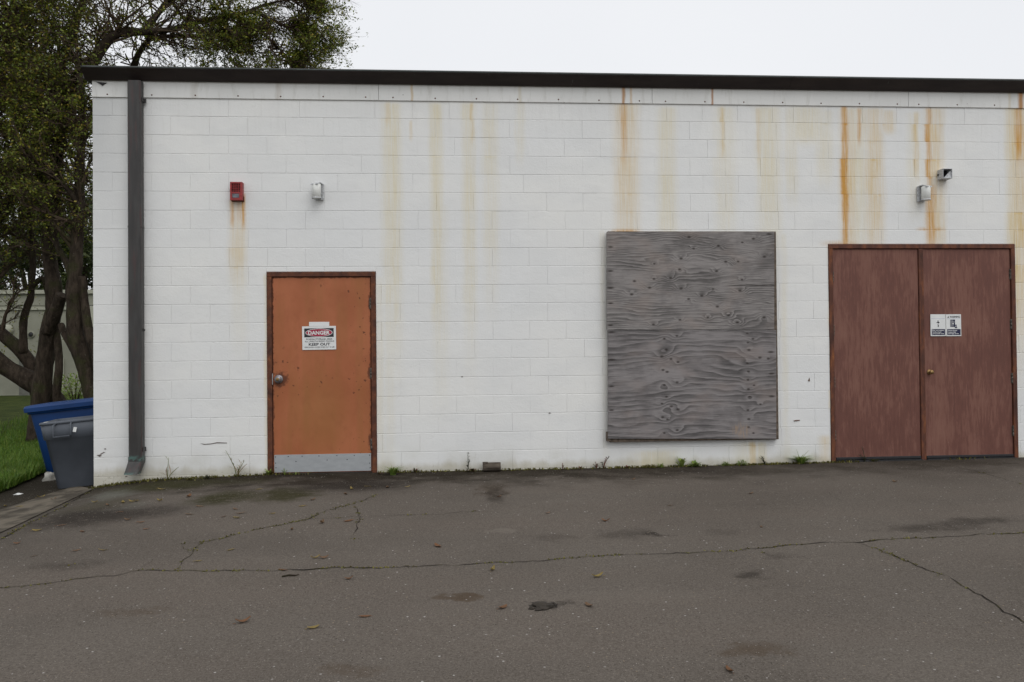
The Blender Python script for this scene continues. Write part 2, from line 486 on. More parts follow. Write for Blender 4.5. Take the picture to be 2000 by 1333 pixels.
def plywood(name, knots, ring, tint, freq, seed):
    t = NT(name)
    P = t.pos()
    q = t.mapv(P, (1, 0, 1))
    x, y, z = t.sep(q)[0:3]
    big = t.noise(t.mapv(q, (.55, 1, 1.9), loc=(seed, 0, seed)), 1.3, 3, .45)
    med = t.noise(t.mapv(q, (.75, 1, 8), loc=(seed, 0, 0)), 1.5, 5, .6)
    f = t.math('ADD', t.math('MULTIPLY', z, freq), t.math('ADD', t.math('MULTIPLY', big, freq*.42), t.math('MULTIPLY', med, freq*.060)))
    dark = None
    for i, (kx, ky) in enumerate(knots):
        w = at(1140+kx/2.776, 420+ky/2.776, -.085)
        s = .5+.5*random.random()
        edge = kx < 200 or kx > 1000
        ex = .32 if edge else .62
        d = t.vmath('DISTANCE', t.mapv(q, (ex, 0, 1)), (w.x*ex, 0, w.z))
        if not edge:
            g = t.mr(d, ring*s, 0, 0, (1 if (i*7) % 4 else -1)*ring*freq*.75*s)
            f = t.math('ADD', f, g)
        k = t.mr(d, .014*s+.007, .003)
        dark = k if dark is None else t.math('MAXIMUM', dark, k)
    fr_ = t.math('FRACT', f)
    wv = t.math('MULTIPLY', t.mr(fr_, 0, .86, kind='LINEAR'), t.mr(fr_, 1.0, .90, kind='LINEAR'))
    wv = t.math('MULTIPLY', wv, t.mr(t.noise(t.mapv(q, (.9, 1, 2.5), loc=(1, 0, seed)), 1.7, 3), .32, .62))
    fib = t.noise(t.mapv(q, (2.2, 1, 75)), 2.0, 5, .7)
    val = t.math('ADD', t.math('MULTIPLY', wv, .52), t.math('ADD', t.math('MULTIPLY', t.mr(fib, .28, .72, 0, 1, 'LINEAR'), .66), t.math('MULTIPLY', t.mr(big, .3, .7), .12)))
    col = t.ramp(val, [(.15, tuple(1.2*c for c in tint)), (.42, tint), (.66, tuple(.62*c for c in tint)), (.98, tuple(.32*c for c in tint))])
    blot = t.noise(t.mapv(q, (1, 1, 1.6)), 1.9, 3)
    col = t.mix(t.math('MULTIPLY', t.mr(blot, .48, .7), .5), col, (tint[0]*1.12, tint[1]*1.0, tint[2]*.92))
    chk = t.noise(t.mapv(q, (1.6, 1, 60), loc=(9, 0, 2)), 1.6, 3, .6)
    col = t.mix(t.math('MULTIPLY', t.mr(chk, .60, .72), .6), col, (.05, .043, .041))
    col = t.mix(t.math('MULTIPLY', t.mr(t.noise(t.mapv(q, (1, 1, 1.3), loc=(2, 0, seed)), 2.6, 4, .6), .50, .66), .38), col, (.075, .068, .068))
    col = t.mix(t.math('MULTIPLY', t.mr(t.noise(t.mapv(q, (2, 1, 40), loc=(5, 0, seed)), 1.6, 4, .6), .60, .72), .4), col, (.36, .34, .325))
    col = t.mix(t.math('MULTIPLY', dark, .85), col, (.035, .028, .025))
    if seed < 5:
        c0, c1 = at(1410, 558, -.085), at(1512, 558, -.085)
        zz = t.math('ADD', z, t.math('MULTIPLY', t.math('SUBTRACT', t.noise(q, 5, 3), .5), .03))
        sp_ = t.math('MULTIPLY', t.mr(t.math('ABSOLUTE', t.math('SUBTRACT', zz, c0.z)), .006, .002), t.mr(x, c0.x, c0.x+.15))
        col = t.mix(sp_, col, (.03, .025, .023))
    else:
        c0 = at(1445, 842, -.085)
        pt = t.math('MULTIPLY', t.mr(t.vmath('DISTANCE', q, (c0.x, 0, c0.z)), .13, .05), t.mr(t.noise(t.mapv(q, (20, 1, 4)), 2, 3), .42, .6))
        col = t.mix(t.math('MULTIPLY', pt, .6), col, (.34, .24, .16))
    t.bump(t.math('SUBTRACT', t.math('MULTIPLY', fib, .8), t.math('ADD', t.math('MULTIPLY', wv, .3), dark)), .45, .004)
    return t.out(col, .85, 0, .2)

def asphalt_mat(stains):
    t = NT('worn_asphalt')
    P = t.pos()
    x, y, z = t.sep(P)[0:3]
    n1 = t.noise(P, .55, 5, .55)
    col = t.mix(t.mr(n1, .3, .7), (.092, .079, .065), (.132, .115, .096))
    band = t.noise(t.mapv(P, (.22, 1.1, 1), rot=(0, 0, .06)), 1.0, 4)
    col = t.mix(t.math('MULTIPLY', t.mr(band, .42, .66), .65), col, (.132, .110, .090))
    gr = t.noise(P, 150, 3, .7)
    gr2 = t.noise(t.mapv(P, loc=(4, 7, 0)), 75, 3, .75)
    gm = t.math('ADD', t.math('MULTIPLY', gr, .5), t.math('MULTIPLY', gr2, .5))
    col = t.mix(t.mr(gm, .36, .64), t.mix(.42, col, (.024, .020, .018)), t.mix(.40, col, (.19, .165, .145)))
    # damp and dirt near the wall, blotches (place, size, kind)
    wv = t.noise(P, 2.3, 5, .6)
    dn = t.math('MULTIPLY', t.math('SUBTRACT', wv, .5), 1.1)
    damp = t.mr(t.math('ADD', y, t.math('MULTIPLY', dn, 1.4)), -1.05, .0)
    mot = t.mr(t.noise(t.mapv(P, (1, 1.8, 1)), 1.7, 6, .65), .46, .60)
    mot2 = t.math('MULTIPLY', mot, t.mr(t.math('ADD', y, t.math('MULTIPLY', dn, .6)), -1.3, -.2))
    col = t.mix(t.math('MULTIPLY', mot2, t.mr(x, 7.5, 4.0, .40, .95)), col, (.022, .018, .012))
    col = t.mix(t.math('MULTIPLY', damp, t.mr(x, 9, 4, .6, .95)), col, (.024, .019, .013))
    left = t.math('MULTIPLY', t.mr(t.math('ADD', x, dn), 1.6, -.6), t.mr(y, -4.5, -.6))  # asphalt gets darker towards the left end and the wall
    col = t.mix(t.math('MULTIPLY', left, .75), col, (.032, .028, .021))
    jit = t.vmath('MULTIPLY', t.vmath('SUBTRACT', t.noise(P, 5.5, 5, .65, out='Color'), (.5, .5, .5)), (.55, .32, 0))
    Q = t.vmath('ADD', P, jit)
    brk = t.mr(t.noise(P, 9, 5, .7), .20, .50)
    hole = None
    for (wx, wy, rx, ry, kind, st) in stains:
        d = t.vmath('DISTANCE', t.mapv(Q, (1/rx, 1/ry, 0)), (wx/rx, wy/ry, 0))
        g = t.math('MULTIPLY', t.mr(d, 1.35, .35, 0, st), brk)
        c = {'d': (.022, .018, .015), 'm': (.034, .032, .014), 'l': (.15, .13, .11), 'w': (.12, .118, .10), 'b': (.066, .045, .028)}[kind]
        col = t.mix(g, col, c)
        if kind == 'd': hole = g if hole is None else t.math('MAXIMUM', hole, g)
    for sc, lo, c in ((95, .80, (.20, .175, .15)), (44, .962, (.44, .42, .40)), (110, .945, (.36, .33, .30)), (58, .95, (.24, .19, .14)), (70, .86, (.026, .022, .019))):
        v = t.voro(t.mapv(P, (1, 1, .2), loc=(sc, sc*.3, 0)), sc, out=None)
        g = t.math('MULTIPLY', t.math('MULTIPLY', t.mr(v.outputs['Distance'], .32, .18), t.mr(t.noise(t.mapv(P, loc=(sc, 0, 0)), 1.1, 4, .6), .36, .60, .25, 1.0)), t.mr(t.sep(v.outputs['Color'])[0], lo, lo+.02))
        col = t.mix(t.math('MULTIPLY', g, .9), col, c)
    h = t.math('ADD', gr, t.math('MULTIPLY', t.noise(P, 34, 4, .7), .8))
    if hole: h = t.math('SUBTRACT', h, t.math('MULTIPLY', hole, 2.2))
    t.bump(h, .45, .008)
    return t.out(col, .92, 0, .06)

def leaf_mat(name, cols, rough=.5):
    t = NT(name)
    r = t.island()
    k = len(cols)
    c = t.ramp(r, [((i+.0)/k, q) for i, q in enumerate(cols)], 'CONSTANT')
    big = t.noise(t.pos(), 1.3, 2)
    c = t.mix(t.math('MULTIPLY', t.mr(big, .35, .7), .5), c, t.mix(.5, c, (.03, .035, .012)))
    t.out(c, rough, 0, .35)
    tr = t.n.new('ShaderNodeBsdfTranslucent')
    t.l.new(c, tr.inputs[0])
    ms = t.n.new('ShaderNodeMixShader'); ms.inputs[0].default_value = .3
    t.l.new(t.b.outputs[0], ms.inputs[1]); t.l.new(tr.outputs[0], ms.inputs[2])
    t.l.new(ms.outputs[0], t.n['Material Output'].inputs[0])
    return t.mat

def bark_mat(name, a, b, moss=(.04, .045, .015)):
    t = NT(name)
    P = t.pos()
    n = t.noise(t.mapv(P, (1, 1, .35)), 14, 6, .65)
    col = t.mix(t.mr(n, .3, .7), a, b)
    col = t.mix(t.math('MULTIPLY', t.mr(t.noise(P, 3.5, 4), .5, .68), .6), col, moss)
    col = t.mix(t.math('MULTIPLY', t.mr(t.noise(P, 30, 4), .64, .72), .6), col, (.13, .12, .10))
    n2 = t.noise(t.mapv(P, (1, 1, .22)), 26, 4, .7)
    t.bump(t.math('ADD', n, t.math('MULTIPLY', n2, .8)), 1.0, .035)
    return t.out(col, .9, 0, .12)

M_BRONZE = dark_metal()
M_SPOUT = dark_metal('downspout_metal', (.030, .028, .027), (.048, .046, .044), True)
M_FRAME = rusty_frame()
M_BFRAME = brown_frame()
M_BDOOR = brown_door()
M_GALV = galvanised()
M_RUST = plain('rust', (.10, .035, .016), .9, vary=.5, scale=60)
M_DARK = plain('black_rubber', (.02, .02, .022), .7)
M_HINGE = plain('hinge_steel', (.10, .085, .07), .6, .3, vary=.5, scale=50)
M_BRASS = plain('worn_brass', (.30, .19, .08), .4, .7, vary=.3, scale=60)
M_STEEL = plain('tarnished_steel', (.24, .23, .24), .4, .6, vary=.35, scale=60)
M_WHITE = plain('white_enamel', (.70, .71, .70), .45, vary=.05)
M_LGREY = plain('grey_enamel', (.46, .47, .48), .55, vary=.25, scale=50)
M_PRINTK = plain('black_print', (.018, .018, .022), .5)
M_PRINTR = plain('red_print', (.33, .012, .045), .5)
M_PRINTN = plain('navy_print', (.012, .014, .05), .5)
M_PRINTG = plain('pale_grey_print', (.42, .43, .55), .5)
M_RED = plain('red_alarm_paint', (.27, .030, .030), .5, vary=.25, scale=40)
M_LENS = plain('smoky_lens', (.13, .14, .16), .25, vary=.3, scale=30)
M_CONC = plain('gutter_concrete', (.22, .20, .165), .9, vary=.45, scale=5)
M_SOIL = plain('dark_soil', (.03, .024, .018), .95, vary=.4)
M_BLUE = plain('blue_plastic', (.004, .038, .15), .5, vary=.12, scale=3)
M_GREY = plain('grey_plastic', (.088, .099, .118), .55, vary=.12, scale=4)
M_STUCCO = plain('cream_stucco', (.27, .27, .215), .9, vary=.12, scale=1.5)
M_STUCCO2 = plain('pale_stucco', (.36, .36, .29), .9, vary=.1, scale=1.5)
M_BARK = bark_mat('dark_bark', (.024, .018, .013), (.066, .050, .037))
M_TWIG = bark_mat('twig_bark', (.070, .050, .035), (.135, .098, .070))
M_LEAF = leaf_mat('tree_leaves', [(.095, .125, .015), (.125, .165, .019), (.165, .215, .024), (.08, .105, .018), (.21, .25, .03), (.26, .275, .034), (.11, .14, .02), (.30, .24, .032)])
M_LEAFD = leaf_mat('dark_tree_leaves', [(.03, .045, .014), (.04, .058, .018), (.05, .068, .02), (.065, .085, .022)])
M_LEAFY = leaf_mat('yellow_green_leaves', [(.16, .17, .03), (.2, .2, .03), (.11, .13, .03), (.22, .2, .05)])
M_GRASS = leaf_mat('grass_blades', [(.08, .165, .016), (.105, .205, .02), (.135, .24, .024), (.07, .14, .016), (.18, .24, .035)])
M_WEED = leaf_mat('weed_green', [(.15, .25, .04), (.21, .31, .05), (.28, .36, .075), (.20, .25, .06)])
M_WEEDR = leaf_mat('weed_reddish', [(.17, .07, .045), (.12, .08, .04), (.20, .07, .05), (.10, .10, .04)])
M_WEEDK = leaf_mat('weed_dark', [(.04, .05, .025), (.05, .06, .03), (.06, .055, .035)])
M_MOSS = leaf_mat('moss', [(.13, .125, .022), (.19, .17, .03), (.08, .075, .018), (.13, .11, .03)])
M_FLY = leaf_mat('fallen_yellow', [(.34, .24, .05), (.27, .20, .06)])
M_FLO = leaf_mat('fallen_orange', [(.22, .09, .035), (.19, .09, .04)])
M_FLB = leaf_mat('fallen_brown', [(.12, .065, .035), (.17, .10, .055)])

# ------------------------------------------------------------------ ground
def px_size(px, py):
    p = gnd(px, py)
    return (p - CAMPOS).length/FPX, p
STAINS = []
for (px, py, rx, ry, kind, st) in [
    (1062, 1180, 32, 10, 'd', .85), (1465, 1124, 34, 9, 'd', .6), (902, 1165, 36, 6, 'b', .75), (1225, 1043, 60, 11, 'd', .40), (1276, 1043, 18, 6, 'd', .75),
    (1080, 1048, 45, 8, 'd', .25), (1830, 1030, 70, 10, 'd', .50), (1910, 1018, 60, 8, 'd', .55), (1760, 1034, 50, 7, 'd', .35), (1520, 1088, 40, 8, 'd', .3),
    (985, 1037, 26, 6, 'l', .8), (1460, 1268, 70, 14, 'b', .55), (700, 1310, 60, 14, 'b', .4), (270, 1195, 60, 8, 'b', .35), (560, 966, 60, 16, 'm', .92), (690, 948, 120, 14, 'd', .8),
    (440, 972, 60, 15, 'm', .95), (965, 960, 30, 16, 'b', .5), (968, 965, 26, 20, 'd', .6), (225, 965, 40, 12, 'w', .8), (262, 988, 26, 8, 'w', .4), (170, 1010, 95, 20, 'd', .8),
    (330, 948, 100, 11, 'm', .95), (200, 985, 60, 12, 'm', .4), (1390, 922, 70, 7, 'd', .4), (1100, 980, 40, 6, 'l', .2), (650, 1090, 180, 12, 'l', .15), (1250, 1165, 220, 14, 'l', .25), (480, 940, 60, 6, 'm', .4), (1410, 1040, 40, 6, 'd', .2),
    (300, 1000, 60, 14, 'd', .55), (120, 1105, 60, 10, 'd', .3)]:
    s, p = px_size(px, py)
    q = gnd(px, py+ry)
    STAINS.append((p.x, p.y, rx*s, max(.05, abs(p.y-q.y)), kind, st))
M_ASPHALT = asphalt_mat(STAINS)

def sheet(name, xs, ys, zf, mat, kind='structure', smooth_=True):
    nx, ny = len(xs), len(ys)
    vs = [(x, y, zf(x, y)) for y in ys for x in xs]
    fs = [(j*nx+i, j*nx+i+1, (j+1)*nx+i+1, (j+1)*nx+i) for j in range(ny-1) for i in range(nx-1)]
    b = MB(); b.add(vs, fs, smooth_)
    o = b.build(name, mat)
    tag(o, kind=kind)
    return o
def undul(x, y): return .006*mn.noise(Vector((x*.7, y*.7, 0))) + .002*mn.noise(Vector((x*2.5, y*2.5, 3)))
xs = list(np.arange(-12, -3, .5)) + list(np.arange(-3, 12.01, .2)) + list(np.arange(12.5, 40, 1.5))
ys = list(np.arange(-60, -12, 2.0)) + list(np.arange(-12, 0.01, .2)) + [.25, .5, .75, 1, 1.25, 1.5, 1.75, 2, 2.4]
asphalt = sheet('asphalt_yard', xs, ys, lambda x, y: ground_z(x, y) + undul(x, y)*smooth(.0, -.6, y), M_ASPHALT)
tag(asphalt, 'worn grey asphalt yard sloping away from the white wall', kind='structure')
t = NT('grassy_earth')
n = t.noise(t.pos(), 3, 5)
t.bump(t.noise(t.pos(), 20, 4), .6, .05)
M_EARTH = t.out(t.mix(t.mr(n, .3, .7), (.03, .042, .012), (.055, .07, .018)), .95, 0, .1)
xs = list(np.linspace(-400, -40, 10)) + list(np.arange(-36, 40, 2.0)) + list(np.linspace(44, 400, 10))
ys = list(np.linspace(-400, -64, 10)) + list(np.arange(-60, 60, 2.0)) + list(np.linspace(64, 400, 10))
def terr(x, y):
    g = ground_z(x, max(-60, min(y, 24)))
    return g - (.12 if (-13 < x < 41 and -61 < y < 2.6) else .0) - .02
terrain = sheet('ground_terrain', xs, ys, terr, M_EARTH)
tag(terrain, 'grassy earth reaching beyond the yard and building', kind='structure')

# lawn beside the building
GE0, GE1 = gnd(-10, 968), gnd(100, 918)
gdir = (GE1-GE0); gdir.z = 0; gdir.normalize()
def lawn_side(x, y):        # > 0 on the lawn
    return -(gdir.y)*(x-GE0.x) + gdir.x*(y-GE0.y)
b = MB()
vs, fs = [], []
NA, NB = 26, 26
for j in range(NB):
    for i in range(NA):
        s = -9 + (GE1-GE0).length + .9 + 0 + (i/(NA-1)-1)*0
        a = -12 + i/(NA-1)*(12 + (GE1-GE0).length + 1.0)
        d = 12*(j/(NB-1))**1.6
        x = GE0.x + gdir.x*a - gdir.y*d*.35
        y = GE0.y + gdir.y*a + d
        d_n = .10*mn.noise(Vector((x*3, y*3, 0))) if j == 0 else 0
        y += d_n
        x = min(x, -.06)
        vs.append((x, y, ground_z(x, y) + .015 + .035*min(1, j/3) + .02*mn.noise(Vector((x, y, 5)))))
for j in range(NB-1):
    for i in range(NA-1):
        fs.append((j*NA+i, j*NA+i+1, (j+1)*NA+i+1, (j+1)*NA+i))
b.add(vs, fs, True)
lawn = tag(b.build('lawn', M_EARTH), 'lawn beside the left end of the building', kind='structure')

def blades(name, pts, hmin, hmax, mat, w=.006, lean=.5, parent=None, curl=True):
    """pts: (x, y, z) roots; each blade is two bent quads"""
    n = len(pts)
    pts = np.array(pts, dtype=np.float32)
    az = rng.uniform(0, 2*np.pi, n); h = rng.uniform(hmin, hmax, n); ln = rng.uniform(.05, lean, n)*h
    dx, dy = np.cos(az), np.sin(az)
    wx, wy = -dy*w*.5, dx*w*.5
    V = np.zeros((n, 5, 3), np.float32)
    V[:, 0] = pts + np.stack([wx, wy, 0*wx], 1); V[:, 1] = pts - np.stack([wx, wy, 0*wx], 1)
    mid = pts + np.stack([dx*ln*.35, dy*ln*.35, h*.6], 1)
    V[:, 2] = mid - .75*np.stack([wx, wy, 0*wx], 1); V[:, 3] = mid + .75*np.stack([wx, wy, 0*wx], 1)
    V[:, 4] = pts + np.stack([dx*ln, dy*ln, h*.95], 1)
    base = np.arange(n)*5
    me = bpy.data.meshes.new(name)
    me.vertices.add(n*5); me.vertices.foreach_set('co', V.reshape(-1))
    loops = np.stack([base, base+1, base+2, base+3, base+3, base+2, base+4], 1).reshape(-1)
    me.loops.add(n*7); me.loops.foreach_set('vertex_index', loops.astype(np.int32))
    st = np.stack([np.arange(n)*7, np.arange(n)*7+4], 1).reshape(-1)
    me.polygons.add(n*2); me.polygons.foreach_set('loop_start', st.astype(np.int32))
    me.polygons.foreach_set('loop_total', np.tile([4, 3], n).astype(np.int32))
    me.materials.append(mat); me.update(); me.validate()
    return link(name, me, parent)
pts = []
while len(pts) < 68000:
    a = random.uniform(-3.2, (GE1-GE0).length+.9) if random.random() < .85 else random.uniform(-9, -3.2); d = 13*random.random()**1.6
    x = GE0.x + gdir.x*a - d*.40 + random.gauss(0, .03); y = GE0.y + gdir.y*a + d
    if lawn_side(x, y) < -.05 + .12*mn.noise(Vector((x*2.5, y*2.5, 1))): continue
    if x > -.12: continue
    if mn.noise(Vector((x*1.6, y*1.6, 9))) < -.32 and random.random() < .6: continue
    pts.append((x, y, ground_z(x, y) + .03))
tag(blades('grass', pts, .05, .17, M_GRASS, .008, .9), 'uncut green grass beside the left end of the building', kind='stuff')

# concrete gutter strip running out from the corner of the building
A0, A1 = gnd(-320, 1195), gnd(181, 957)
B0, B1 = gnd(-320, 1100), gnd(150, 950)
b = MB(); vs = []
for i in range(15):
    tt = 1-(1-i/14)**1.0
    p = A0.lerp(A1, tt); q = B0.lerp(B1, tt)
    p += Vector((.01*mn.noise(Vector((tt*9, 0, 0))), .015*mn.noise(Vector((tt*11, 5, 0))), 0))
    q += Vector((0, .05*mn.noise(Vector((tt*7, 9, 0))), 0))
    for k in range(4):
        w = p.lerp(q, k/3); w.z = ground_z(w.x, w.y) + undul(w.x, w.y)*smooth(0, -.6, w.y) + .008; vs.append(w)
b.add(vs, [(i*4+k, (i+1)*4+k, (i+1)*4+k+1, i*4+k+1) for i in range(14) for k in range(3)], True)
t = NT('dirty_concrete')
n = t.noise(t.pos(), 4.5, 6, .6)
cc = t.mix(t.mr(n, .38, .62), (.050, .042, .031), (.135, .115, .088))
t.bump(t.noise(t.pos(), 40, 4), .5, .006)
M_DCONC = t.out(cc, .9, 0, .25)
tag(b.build('concrete_gutter_strip', M_DCONC), 'pale dirty concrete strip running from the wall corner to the left', kind='structure')

# cracks in the asphalt: thin irregular strips lying in the surface, with moss growing along them
CRACKS = [
 ([(-30, 1154), (0, 1150), (60, 1143), (110, 1138), (150, 1130), (225, 1125), (270, 1115), (350, 1115), (440, 1116), (490, 1117), (550, 1115), (620, 1113), (700, 1110), (780, 1107), (880, 1104), (1000, 1099), (1100, 1091), (1200, 1086), (1300, 1083), (1400, 1078), (1475, 1074), (1530, 1067), (1600, 1062), (1680, 1058), (1780, 1052), (1880, 1047), (2040, 1040)], .019, 1.0),
 ([(330, 1066), (360, 1063), (395, 1060), (440, 1050), (500, 1034), (560, 1024), (600, 1014), (640, 997), (680, 988), (720, 974), (738, 968)], .015, 1.0),
 ([(345, 1112), (360, 1098), (374, 1084), (383, 1070), (395, 1060)], .018, 1.0),
 ([(360, 1064), (368, 1078), (377, 1083)], .012, .3),
 ([(686, 988), (700, 996), (703, 1008), (695, 1030), (692, 1048), (693, 1062)], .013, .5),
 ([(560, 1022), (620, 1013), (703, 1009), (800, 1007), (860, 1005), (930, 999), (1000, 1004)], .009, .3),
 ([(1675, 1058), (1710, 1072), (1760, 1092), (1790, 1106), (1850, 1128), (1890, 1150), (1940, 1180), (2000, 1215), (2060, 1245)], .016, .9),
 ([(1475, 1074), (1500, 1085), (1535, 1091)], .010, .4),
 ([(1870, 911), (1920, 925), (1960, 936), (2030, 956)], .012, .3),
 ([(1610, 958), (1625, 972), (1660, 984)], .008, .1),
 ([(55, 1108), (100, 1106), (150, 1103), (200, 1095)], .007, .1),
 ([(-30, 1068), (60, 1022), (120, 992), (181, 958)], .022, 1.2),
 ([(270, 1115), (290, 1100), (300, 1092)], .009, .2), ([(1300, 985), (1320, 990), (1345, 1000)], .006, 0),
 ([(420, 1152), (450, 1130), (475, 1117)], .006, 0), ([(140, 1040), (200, 1038), (245, 1043)], .006, .1),
]
t = NT('crack_dark')
cc = t.mix(t.mr(t.noise(t.pos(), 9, 4), .48, .62), (.014, .011, .009), (.05, .044, .018))
M_CRACK = t.out(cc, .95, 0, .1)
moss_pts = []
for pts_, wid, mossy in CRACKS:
    P3 = [gnd(*p) for p in pts_]
    line = []
    for i in range(len(P3)-1):
        n = max(2, int((P3[i+1]-P3[i]).length/.04))
        for k in range(n): line.append(P3[i].lerp(P3[i+1], k/n))
    line.append(P3[-1])
    vs = []
    for i, p in enumerate(line):
        d = (line[min(i+1, len(line)-1)] - line[max(i-1, 0)]); d.z = 0; d.normalize()
        nrm = Vector((-d.y, d.x, 0))
        off = .035*mn.noise(Vector((p.x*5, p.y*5, 1))) + .024*mn.noise(Vector((p.x*21, p.y*21, 2)))
        taper = min(1, i/6+.15, (len(line)-1-i)/6+.15)
        w = .5*wid*taper*max(.16, .75 + 1.1*mn.noise(Vector((p.x*6, p.y*6, 7))))
        c = p + nrm*off
        for sgn in (-.5, .5):
            q = c + nrm*w*sgn
            q.z = ground_z(q.x, q.y) + undul(q.x, q.y)*smooth(0, -.6, q.y) + .004
            vs.append(q)
        if random.random() < mossy*(.5+1.2*mn.noise(Vector((p.x*2, p.y*2, 4)))):
            for _ in range(5): moss_pts.append((c.x+random.gauss(0, .016), c.y+random.gauss(0, .012), vs[-1].z-.002))
    b = MB(); b.add(vs, [(2*i, 2*i+2, 2*i+3, 2*i+1) for i in range(len(line)-1)])
    o = b.build('crack', M_CRACK, asphalt)
foot_pts = []
for i in range(5200):       # moss along the foot of the wall
    x = random.uniform(-.02, 11)
    dens = .35 + .9*mn.noise(Vector((x*1.7, 0, 3))) + (.55 if x < 1.3 else 0) + (.45 if 5.6 < x < 8.4 else 0)
    if (2.05 < x < 3.1) or (8.4 < x < 10.4): dens -= .35
    if random.random() > dens: continue
    y = -abs(random.gauss(0, .030 + (.03 if x < 1.3 else 0))) - .004
    foot_pts.append((x, y, ground_z(x, y)))
tag(blades('moss', foot_pts, .006, .030, M_MOSS, .013, 1.1), 'olive moss and tiny weeds fringing the foot of the white wall', kind='stuff')
tag(blades('moss', moss_pts, .003, .011, M_MOSS, .013, 1.2), 'olive moss in the asphalt cracks', kind='stuff')

# ------------------------------------------------------------------ building
bld = thing('storage_building', 'long low white concrete block building with brown gutter and doors', 'building', (0, 0, 0))
U = .2032
ZT = 20*U - .005
def rect(px0, py0, px1, py1, y=0.0):
    a, b, c, d = at(px0, py0, y), at(px1, py0, y), at(px1, py1, y), at(px0, py1, y)
    return ((a.x+d.x)/2, (b.x+c.x)/2, (c.z+d.z)/2, (a.z+b.z)/2)        # x0, x1, z0, z1
D1 = rect(522, 531.5, 735, 928)
D2 = rect(1620.5, 477.5, 1985, 904)
PLY = rect(1186, 453, 1514.5, 861)
OPEN = [(D1[0]-.002, D1[1]+.002, -1, D1[3]+.002), (D2[0]-.002, D2[1]+.002, -1, D2[3]+.002)]
# backing of mortar, built as pieces round the openings
b = MB()
BK = .006
def back(x0, x1, z0, z1): b.box(x0, x1, BK, .20, z0, z1)
zlo = -.7
back(.004, OPEN[0][0], zlo, ZT); back(OPEN[0][0], OPEN[0][1], OPEN[0][3], ZT); back(OPEN[0][1], OPEN[1][0], zlo, ZT)
back(OPEN[1][0], OPEN[1][1], OPEN[1][3], ZT); back(OPEN[1][1], WALLX1, zlo, ZT)
wall = b.build('wall', None, bld)
wall['label'] = 'front wall of white painted concrete blocks with rust streaks'
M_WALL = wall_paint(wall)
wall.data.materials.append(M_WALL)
b = MB()
b.box(.003, .2, .202, 9.0, zlo, ZT); b.box(.2, WALLX1, 8.8, 9.0, zlo, ZT); b.box(WALLX1-.2, WALLX1, .202, 8.8, zlo, ZT)
o = b.build('side_wall', M_WALL, bld)
# blocks
blocks = []
off = 0.0
for k in range(-3, 20):
    z0, z1 = k*U, (k+1)*U
    if k == 19: z1 = ZT
    par = k % 2
    js = [0.0]
    if par: js.append(U)
    while js[-1] < 7.2: js.append(js[-1] + 2*U)
    if k in (15, 19): js = [j if j < 1.7 else j - .055 for j in js]
    # blocks right of the boarded window keep their own bond
    xr = at(1556.5, 720).x + (U if par == 0 else 0) - 2*U*0
    st = xr
    while st > js[-1] + .25: st -= 2*U
    if st - js[-1] < .12: js.pop()
    if st - js[-1] > .45: js.append((st+js[-1])/2)
    while st < WALLX1:
        js.append(st); st += 2*U
    js.append(WALLX1)
    for a, c in zip(js[:-1], js[1:]):
        parts = [(a, c, z0, z1)]
        for (ox0, ox1, oz0, oz1) in OPEN:
            nxt = []
            for (p0, p1, q0, q1) in parts:
                if p1 <= ox0 or p0 >= ox1 or q0 >= oz1: nxt.append((p0, p1, q0, q1)); continue
                if p0 < ox0: nxt.append((p0, ox0, q0, q1))
                if p1 > ox1: nxt.append((ox1, p1, q0, q1))
                if q1 > oz1: nxt.append((max(p0, ox0), min(p1, ox1), max(oz1, q0), q1))
            parts = nxt
        for q in parts:
            if q[1]-q[0] > .03 and q[3]-q[2] > .03 and q[3] > -.45: blocks.append(q)
def block_mesh(w, h, lj=1, rj=1, bz=.0047, dp=.0028, g=.0003, d=.03):
    mb = MB()
    gl, gr_ = (.0003 if lj else 0.0), (.0003 if rj else 0.0)
    bl, br = (.0022 if lj else .0004), (.0022 if rj else .0004)
    x0, x1, z0, z1 = -w/2+gl, w/2-gr_, -h/2+g, h/2-g
    mid = [(x0, dp, z0), (x1, dp, z0), (x1, dp, z1), (x0, dp, z1)]
    F = [(x0+bl, 0, z0+bz), (x1-br, 0, z0+bz), (x1-br, 0, z1-bz), (x0+bl, 0, z1-bz)]
    K = [(x, d, z) for x, y, z in mid]
    fs = [(0, 1, 2, 3)]
    for i in range(4):
        j = (i+1) % 4
        fs += [(4+i, 4+j, j, i), (8+i, 8+j, 4+j, 4+i)]
    mb.add(F+mid+K, fs)
    return mb
def joint(x, k):
    return 1 if x < .05 or (math.sin(x*91.7 + k*47.3)*43758.5) % 1 > (.32 if x < 2.2 else .58) else 0
cache = {}
def visible(q):
    x0, x1, z0, z1 = q
    if x0 > 10.75 or x1 < 0: return 0
    if z1 < base_z((x0+x1)/2)+.02: return 0
    if x0 > PLY[0]-.02 and x1 < PLY[1]+.02 and z0 > PLY[2]-.02 and z1 < PLY[3]+.02: return 0
    cxm = (x0+x1)/2
    return (x1-x0)*(z1-max(z0, base_z(cxm)))/(1+.010*cxm)
blocks.sort(key=lambda q: -visible(q))
rest = MB()
